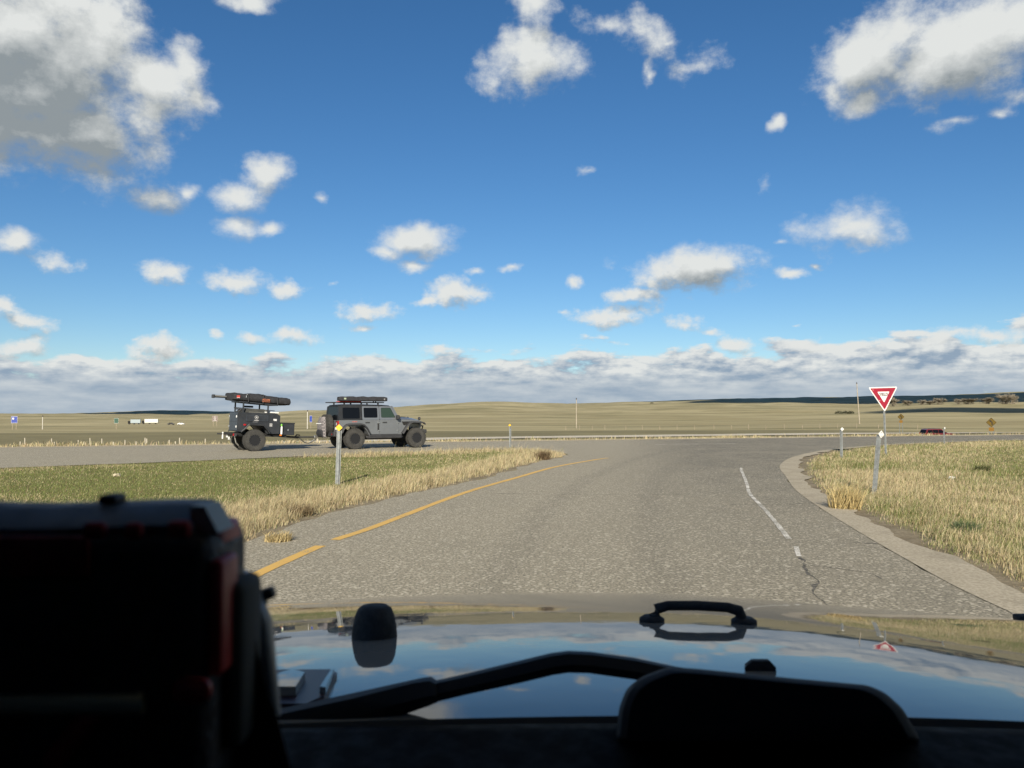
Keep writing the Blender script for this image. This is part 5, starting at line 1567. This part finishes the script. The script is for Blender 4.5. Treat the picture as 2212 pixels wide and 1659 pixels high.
def build_own():
    root = empty('dark_four_wheel_drive_car', (HX, -1.0, 0), 0, 'dark glossy four-wheel-drive car seen from its driver seat across the hood', 'car')
    inv = Vector((-HX, 1.0, 0))
    def L(p): return Vector(p) + inv
    def part(m, name, mm, par=root, smooth=False, angle=40):
        m.v = [tuple(L(p)) for p in m.v]
        return m.build(name, mm, par, smooth, angle)
    # hood: a crowned sheet folded down at its edges
    xs = np.linspace(-.72, 1.40, 66); ys = np.r_[np.linspace(.684, 1.9, 52), np.linspace(1.92, 2.32, 36)]
    m = MB(); rows = []
    for y in ys:
        row = [(xs[0] - .015, y, hood_z(xs[0], y) - .16), (xs[0] - .012, y, hood_z(xs[0], y) - .012)]
        row += [(x, y, float(hood_z(x, y))) for x in xs]
        row += [(xs[-1] + .012, y, hood_z(xs[-1], y) - .012), (xs[-1] + .015, y, hood_z(xs[-1], y) - .16)]
        rows.append(row)
    rows.insert(0, [(p[0], p[1] - .002, p[2] - .14) for p in rows[0]])
    m.loft(rows, cap=False, closed=False)
    hood = part(m, 'hood', OWNP, smooth=True, angle=60)
    zf = float(hood_z(HX, 2.32))
    # nose, grille, bumper, wings
    part(MB().bbox((HX, 2.30, zf - .22), (1.5, .10, .46), .04), 'grille', OWNP)
    part(MB().bbox((HX, 2.48, .72), (1.75, .22, .22), .05), 'front_bumper', TRIM)
    for s in (-1, 1):
        part(MB().lathe([(.11, 2.32), (.11, 2.37), (.05, 2.39)], 'y', (HX + s * .58, 0, zf - .2), 18), 'headlight', CLEARL, smooth=True)
        part(MB().bbox((HX + s * .95, 1.60, .98), (.20, 1.1, .16), .05), 'front_wing', TRIM, smooth=True)
        # doors and sides of the cab
        part(MB().box((HX + s * .80, -.50, .92), (.06, 2.50, .78)), 'door', OWNP)
        part(MB().box((HX + s * .76, -.56, 1.60), (.03, 2.20, .58)), 'side_window', GLASS)
        part(MB().tube([(HX + s * .76, .74, 1.33), (HX + s * .70, .30, 1.93)], .04, 6), 'windshield_pillar', TRIM)
        for y in (1.60, -1.35):
            w = wheel(root, 0, 0, .455, s > 0)
            w.location = L((HX + s * .80, y, .455)); w.rotation_euler = (0, 0, pi / 2 + (pi if s > 0 else 0))
    part(MB().bbox((HX, -.66, 1.95), (1.50, 1.95, .06), .02), 'roof', BLACKT)
    part(MB().box((HX, -1.68, 1.25), (1.55, .05, 1.40)), 'rear_wall', DASH)
    part(MB().box((HX, -.4, .62), (1.5, 2.6, .08)), 'floor', DASH)
    part(MB().box((HX, .95, .80), (1.3, 2.2, .30)), 'chassis', TRIM)
    part(MB().box((HX, .765, 1.20), (1.5, .10, .36)), 'cowl', TRIM)
    # dashboard
    zd = EYE - (1548 - 888) * K / FPX * .66
    secs = []
    for x in np.linspace(-.42, 1.08, 31):
        dz = -.012 * ((x - .1) / .5) ** 2
        secs.append([(x, .20, .95), (x, .20, zd - .03), (x, .26, zd - .022), (x, .50, zd - .012 + dz), (x, .64, zd + dz), (x, .665, zd - .004 + dz), (x, .70, zd - .03 + dz), (x, .72, .95)])
    dash = part(MB().loft(secs), 'dashboard', DASH, smooth=True, angle=50)
    # raised pod on the dashboard
    def at(px, py, y):
        r = ray(px, py); k = y / r.y
        return Vector((r.x * k, y, EYE + r.z * k))
    out = [(1330, 1600), (1337, 1530), (1353, 1488), (1385, 1462), (1442, 1441), (1500, 1444), (1721, 1466), (1875, 1480), (1912, 1496), (1950, 1530), (1990, 1600)]
    def sec(y, k):
        o2 = rpoly([((a_ - 1660) * k + 1660, 1600 - (1600 - b_) * k) for a_, b_ in out], 14, 3)
        return [at(a_, b_, y) for a_, b_ in o2]
    part(MB().loft([sec(.54, .93), sec(.545, .975), sec(.60, 1.0), sec(.65, 1.0), sec(.66, .985)]), 'dash_pod', mat('pod_plastic', (.026, .030, .037), .75, spec=.2), dash, smooth=True, angle=40)
    # wiper: thick hinged base, thinner bent arm, blade
    W = mat('wiper_black', (.010, .011, .013), .6)
    Y = .702
    def band(top, bot, y, d, name, par):
        n = len(top); vs = []
        for (a, b), (c, e) in zip(top, bot):
            p, q = at(a, b, y), at(c, e, y)
            mid = (p + q) / 2
            vs.append([p + Vector((0, .004, -.001)), p * .5 + mid * .5 + Vector((0, -d * .5, (p - mid).z * .38)), mid + Vector((0, -d, 0)), q * .5 + mid * .5 + Vector((0, -d * .5, (q - mid).z * .38)), q + Vector((0, .004, 0)), mid + Vector((0, d, 0))])
        return part(MB().loft(vs), name, W, par, smooth=True, angle=50)
    wp = band([(540, 1548), (592, 1534), (760, 1498), (905, 1466), (930, 1462), (942, 1470)], [(540, 1640), (620, 1625), (790, 1572), (852, 1546), (925, 1524), (948, 1514)], Y, .012, 'wiper_arm', root)
    band([(925, 1474), (1000, 1457), (1120, 1428), (1190, 1411), (1228, 1406), (1275, 1408), (1371, 1421), (1460, 1440), (1680, 1474)], [(925, 1520), (1010, 1500), (1130, 1474), (1195, 1458), (1226, 1453), (1270, 1454), (1371, 1468), (1460, 1488), (1680, 1520)], Y, .008, 'wiper_rod', wp)
    # rubber stop on the hood
    p = hood_hit(809, 1376)
    sc = p.y * K / FPX
    prof = [(48, 0), (48.5, 4), (46, 28), (42, 48), (36, 62), (28, 68), (14, 70)]
    part(MB().lathe([(r_ * sc, h * sc * 1.02 - .002) for r_, h in prof], 'z', p, 28), 'rubber_stop', TRIM, hood, smooth=True, angle=50)
    # grab loop: two round feet and an arched bar
    a, b = hood_hit(1408, 1342), hood_hit(1607, 1346)
    sc = a.y * K / FPX
    loop = part(MB().tube([a + Vector((.004, 0, 0)), a + Vector((.004, 0, 14 * sc)), a + Vector((10 * sc, 0, 26 * sc)), a + Vector((34 * sc, 0, 33 * sc)), (a + b) / 2 + Vector((0, 0, 35 * sc)), b + Vector((-34 * sc, 0, 33 * sc)), b + Vector((-10 * sc, 0, 26 * sc)), b + Vector((-.004, 0, 14 * sc)), b + Vector((-.004, 0, 0))], [12 * sc] * 3 + [10.5 * sc] * 3 + [12 * sc] * 3, 12), 'grab_loop', TRIM, hood, smooth=True, angle=60)
    for q in (a, b): part(MB().lathe([(27 * sc, -.002), (27 * sc, 6 * sc), (18 * sc, 12 * sc)], 'z', q, 20), 'loop_foot', TRIM, loop, smooth=True)
    # washer jet
    q = hood_hit(1640, 1448); sc = q.y * K / FPX
    j = MB(); j.loft([[(q.x + sx * 34 * sc, q.y + sy * 16 * sc, q.z - .001) for sx, sy in ((-1, -.6), (1, -.6), (1, 1), (-.8, 1))], [(q.x + sx * 33 * sc, q.y + sy * 15 * sc, q.z + 9 * sc) for sx, sy in ((-1, -.6), (1, -.6), (1, 1), (-.8, 1))], [(q.x + 3 * sc + sx * 19 * sc, q.y + sy * 10 * sc, q.z + 21 * sc) for sx, sy in ((-1, -.6), (1, -.6), (1, 1), (-.9, 1))]])
    part(j, 'washer_jet', TRIM, hood)
    # hood latch at the far right corner
    q = hood_hit(2206, 1334); sc = q.y * K / FPX
    part(MB().bbox(q + Vector((18 * sc, 0, 6 * sc)), (60 * sc, 30 * sc, 14 * sc), 5 * sc), 'hood_latch', TRIM, hood, smooth=True)
    # louvred vent: dark insert with a raised tongue
    def onh(px, py, o=0.0):
        q = hood_hit(px, py); return q + Vector((0, 0, o))
    MAR = mat('dark_maroon_vent', (.035, .012, .016), .45)
    fr_o = [(400, 1458), (560, 1455), (712, 1454), (728, 1462), (700, 1512), (660, 1530), (400, 1530)]
    fr_i = [(400, 1472), (560, 1470), (600, 1470), (610, 1474), (640, 1512), (650, 1524), (400, 1524)]
    vent = part(MB().loft([[onh(a_, b_, -.004) for a_, b_ in fr_o], [onh(a_, b_, .004) for a_, b_ in fr_o]]), 'hood_vent', MAR, hood)
    part(MB().loft([[onh(a_, b_, .0045) for a_, b_ in ((560, 1504), (605, 1478), (632, 1470), (660, 1478), (640, 1514), (600, 1514))], [onh(a_, b_, .012) for a_, b_ in ((562, 1503), (606, 1479), (632, 1472), (658, 1479), (638, 1512), (602, 1512))]]), 'vent_tongue', OWNP, vent)
    part(MB().loft([[onh(a_, b_, .0045) for a_, b_ in ((540, 1490), (570, 1478), (600, 1480), (590, 1492), (560, 1497))], [onh(a_, b_, .008) for a_, b_ in ((542, 1490), (571, 1479), (598, 1481), (588, 1491), (561, 1496))]]), 'vent_knob', TRIM, vent)
    part(MB().loft([[onh(a_, b_, .0045) for a_, b_ in ((690, 1508), (712, 1470), (722, 1466), (704, 1510))], [onh(a_, b_, .010) for a_, b_ in ((691, 1507), (713, 1471), (721, 1467), (703, 1509))]]), 'vent_lip', OWNP, vent)
    return root
OWN = build_own()

def build_dash_box():
    """dark case with red edging standing on the dashboard"""
    def at(px, py, y):
        r = ray(px, py); k = y / r.y
        return Vector((r.x * k, y, EYE + r.z * k))
    BLK = mat('case_black', (.022, .017, .019), .6, var=.3, vscale=40, bump=.3, bscale=200)
    REDC = mat('case_red', (.42, .025, .022), .5, var=.2, vscale=30)
    REDD = mat('case_dark_red', (.30, .02, .02), .6, var=.5, vscale=25)
    y0, y1 = .285, .33
    xr = at(452, 1200, y0).x; zt = at(200, 1150, y0).z; zb = 1.45
    xl = xr - .21
    r = empty('dash_case', ((xl + xr) / 2, (y0 + y1) / 2, zb), 0, 'blurred black and red case standing on the dashboard', 'case')
    def P(m, n, mm, par=r, smooth=True):
        m.v = [(v[0] - r.location.x, v[1] - r.location.y, v[2] - r.location.z) for v in m.v]
        return m.build(n, mm, par, smooth, 50)
    cx, w = (xl + xr) / 2, xr - xl
    body = P(MB().bbox((cx, (y0 + y1) / 2, (zt + zb) / 2), (w, y1 - y0, zt - zb), .008, seg=3), 'case_body', BLK)
    # red edge band down the right side and along the top of the face
    P(MB().bbox((xr + .001, y0 + .012, zt - .030), (.005, .018, .040), .0018), 'red_edge', REDC, body)
    P(MB().bbox((cx - .02, y0 - .0015, zt - .008), (w - .04, .003, .014), .0012), 'red_band', REDD, body)
    P(MB().bbox((xr - .004, y1 - .020, zt - .008), (.007, .024, .018), .003), 'corner_cap', REDC, body)
    for px, py, s_ in ((215, 1105, 1.0), (298, 1106, .8), (395, 1102, 1.0)):
        c = at(px, py + 38, y0); P(MB().bbox((c.x, y0 - .003, c.z), (.008 * s_, .004, .006), .002), 'red_button', REDC, body)
    c = at(422, 1485, y0); P(MB().bbox((c.x, y0 - .003, c.z), (.013, .004, .008), .003), 'red_button', REDC, body)
    c = at(165, 1590, y0); P(MB().bbox((c.x, y0 - .003, c.z), (.008, .004, .024), .003, (0, .7, 0)), 'red_tag', REDC, body)
    # lid with a lighter top, narrower than the body
    xl2 = at(432, 1100, y0 + .01).x; zl = at(200, 1072, y0 + .02).z
    secs = []
    for i in range(15):
        u = i / 14; x = xl + (xl2 - xl) * u
        d = .0035 * sin(u * 7) - .008 * abs(u - .62) ** 2 * 4
        secs.append([(x, y0 + .004, zt - .002), (x, y0 + .004, zl - .006 + d), (x, y0 + .014, zl + d), (x, y0 + .024, zl + .001 + d), (x, y0 + .028, zt - .002)])
    lid = P(MB().loft(secs), 'lid', mat('case_lid', (.13, .15, .17), .45, var=.25, vscale=30), r)
    c = at(243, 1070, y0 + .020); P(MB().bbox((c.x, y0 + .020, c.z - .0012), (.007, .010, .0035), .0015), 'lid_knob', BLK, lid)
    P(MB().loft([[(xl2 - .002, y, zt - .001), (xl2 + .003, y, zt - .001), (xl2 + .008, y, zt - .001), (xl2 + .003, y, zl - .002), (xl2 - .002, y, zl - .002)] for y in (y0 + .006, y0 + .022)]), 'lid_wedge', mat('olive_grey_plastic', (.34, .34, .30), .5), lid)
    # dark mount that widens towards the dashboard
    P(MB().loft([[at(a_, b_, y) for a_, b_ in ((430, 1400), (546, 1330), (556, 1400), (572, 1480), (600, 1550), (640, 1700), (380, 1700))] for y in (y0 + .03, y1 + .06)]), 'mount', BLK, r)
    # side pocket, clip and cord
    P(MB().bbox((xr + .003, y1 - .018, zt - .050), (.008, .026, .060), .004), 'side_pocket', mat('olive_side_fabric', (.045, .045, .038), .8), body)
    k0 = at(535, 1285, y1 + .005)
    P(MB().tube([k0 + Vector((-.010, -.01, .014)), k0 + Vector((-.002, 0, .004)), k0 + Vector((.004, .004, -.012)), k0 + Vector((.008, .006, -.05))], [.004, .006, .005, .004], 10), 'clip', mat('pale_clip', (.28, .30, .33), .4, .3), body)
    e0 = at(574, 1295, y1 + .012)
    P(MB().tube([e0, e0 + Vector((-.018, -.004, -.010)), e0 + Vector((-.045, -.03, -.018)), (xr - .02, y0 - .004, e0.z - .021), (xl, y0 - .004, e0.z - .022)], [.0022, .0028, .0032, .0034, .0034], 8), 'cord', mat('tan_cord', (.62, .55, .38), .9), r)
    P(MB().bbox(e0 + Vector((-.003, 0, .001)), (.014, .006, .005), .0015, (0, -.35, 0)), 'cord_toggle', mat('grey_toggle', (.07, .07, .065), .6), r)
build_dash_box()

# ------------------------------------------------------------------ clouds overhead whose shadows lie on the far slopes
CLD = bpy.data.materials.new('cloud_white'); CLD.use_nodes = True
CLD.node_tree.nodes['Principled BSDF'].inputs['Base Color'].default_value = (.85, .86, .88, 1)
CLD.node_tree.nodes['Principled BSDF'].inputs['Roughness'].default_value = 1.0
def cloud(x, y, alt, rx, ry, rz, seed, label):
    """cumulus whose shadow is centred on ground point x, y"""
    g = Vector((x, y, tz(x, y)))
    c = g - LDIR * (alt / -LDIR.z)
    bm = bmesh.new(); bmesh.ops.create_icosphere(bm, subdivisions=5, radius=1)
    P = np.array([v.co for v in bm.verts])
    n = fbm(P[:, 0] * 2.2 + seed, P[:, 1] * 2.2 + P[:, 2], seed, 5)
    for v, k in zip(bm.verts, n):
        q = v.co * (1 + .55 * k)
        v.co = Vector((q.x * rx, q.y * ry, (q.z * rz if q.z > 0 else q.z * rz * .35)))
    me = bpy.data.meshes.new('cumulus_cloud'); bm.to_mesh(me); bm.free()
    me.polygons.foreach_set('use_smooth', [True] * len(me.polygons))
    o = link_mesh('cumulus_cloud', me, CLD, None, tuple(c))
    tag(o, label, 'cloud', 'clouds overhead shading the far slopes')
def shade_at(px0, px1, D0, D1, alt, seed, label, rz=160):
    D = (D0 + D1) / 2
    xa, xb = xat(px0, D), xat(px1, D)
    cloud((xa + xb) / 2, D, alt, abs(xb - xa) / 2, (D1 - D0) / 2, rz, seed, label)
shade_at(1420, 2900, 1750, 4700, 1500, 3, 'broad cloud high overhead shading the far ridge behind the bare trees')
shade_at(1890, 2600, 690, 1020, 1100, 5, 'small cloud overhead shading the slope below the bare trees', 60)
shade_at(200, 760, 3000, 5300, 1700, 8, 'long cloud high overhead shading the dark distant butte')
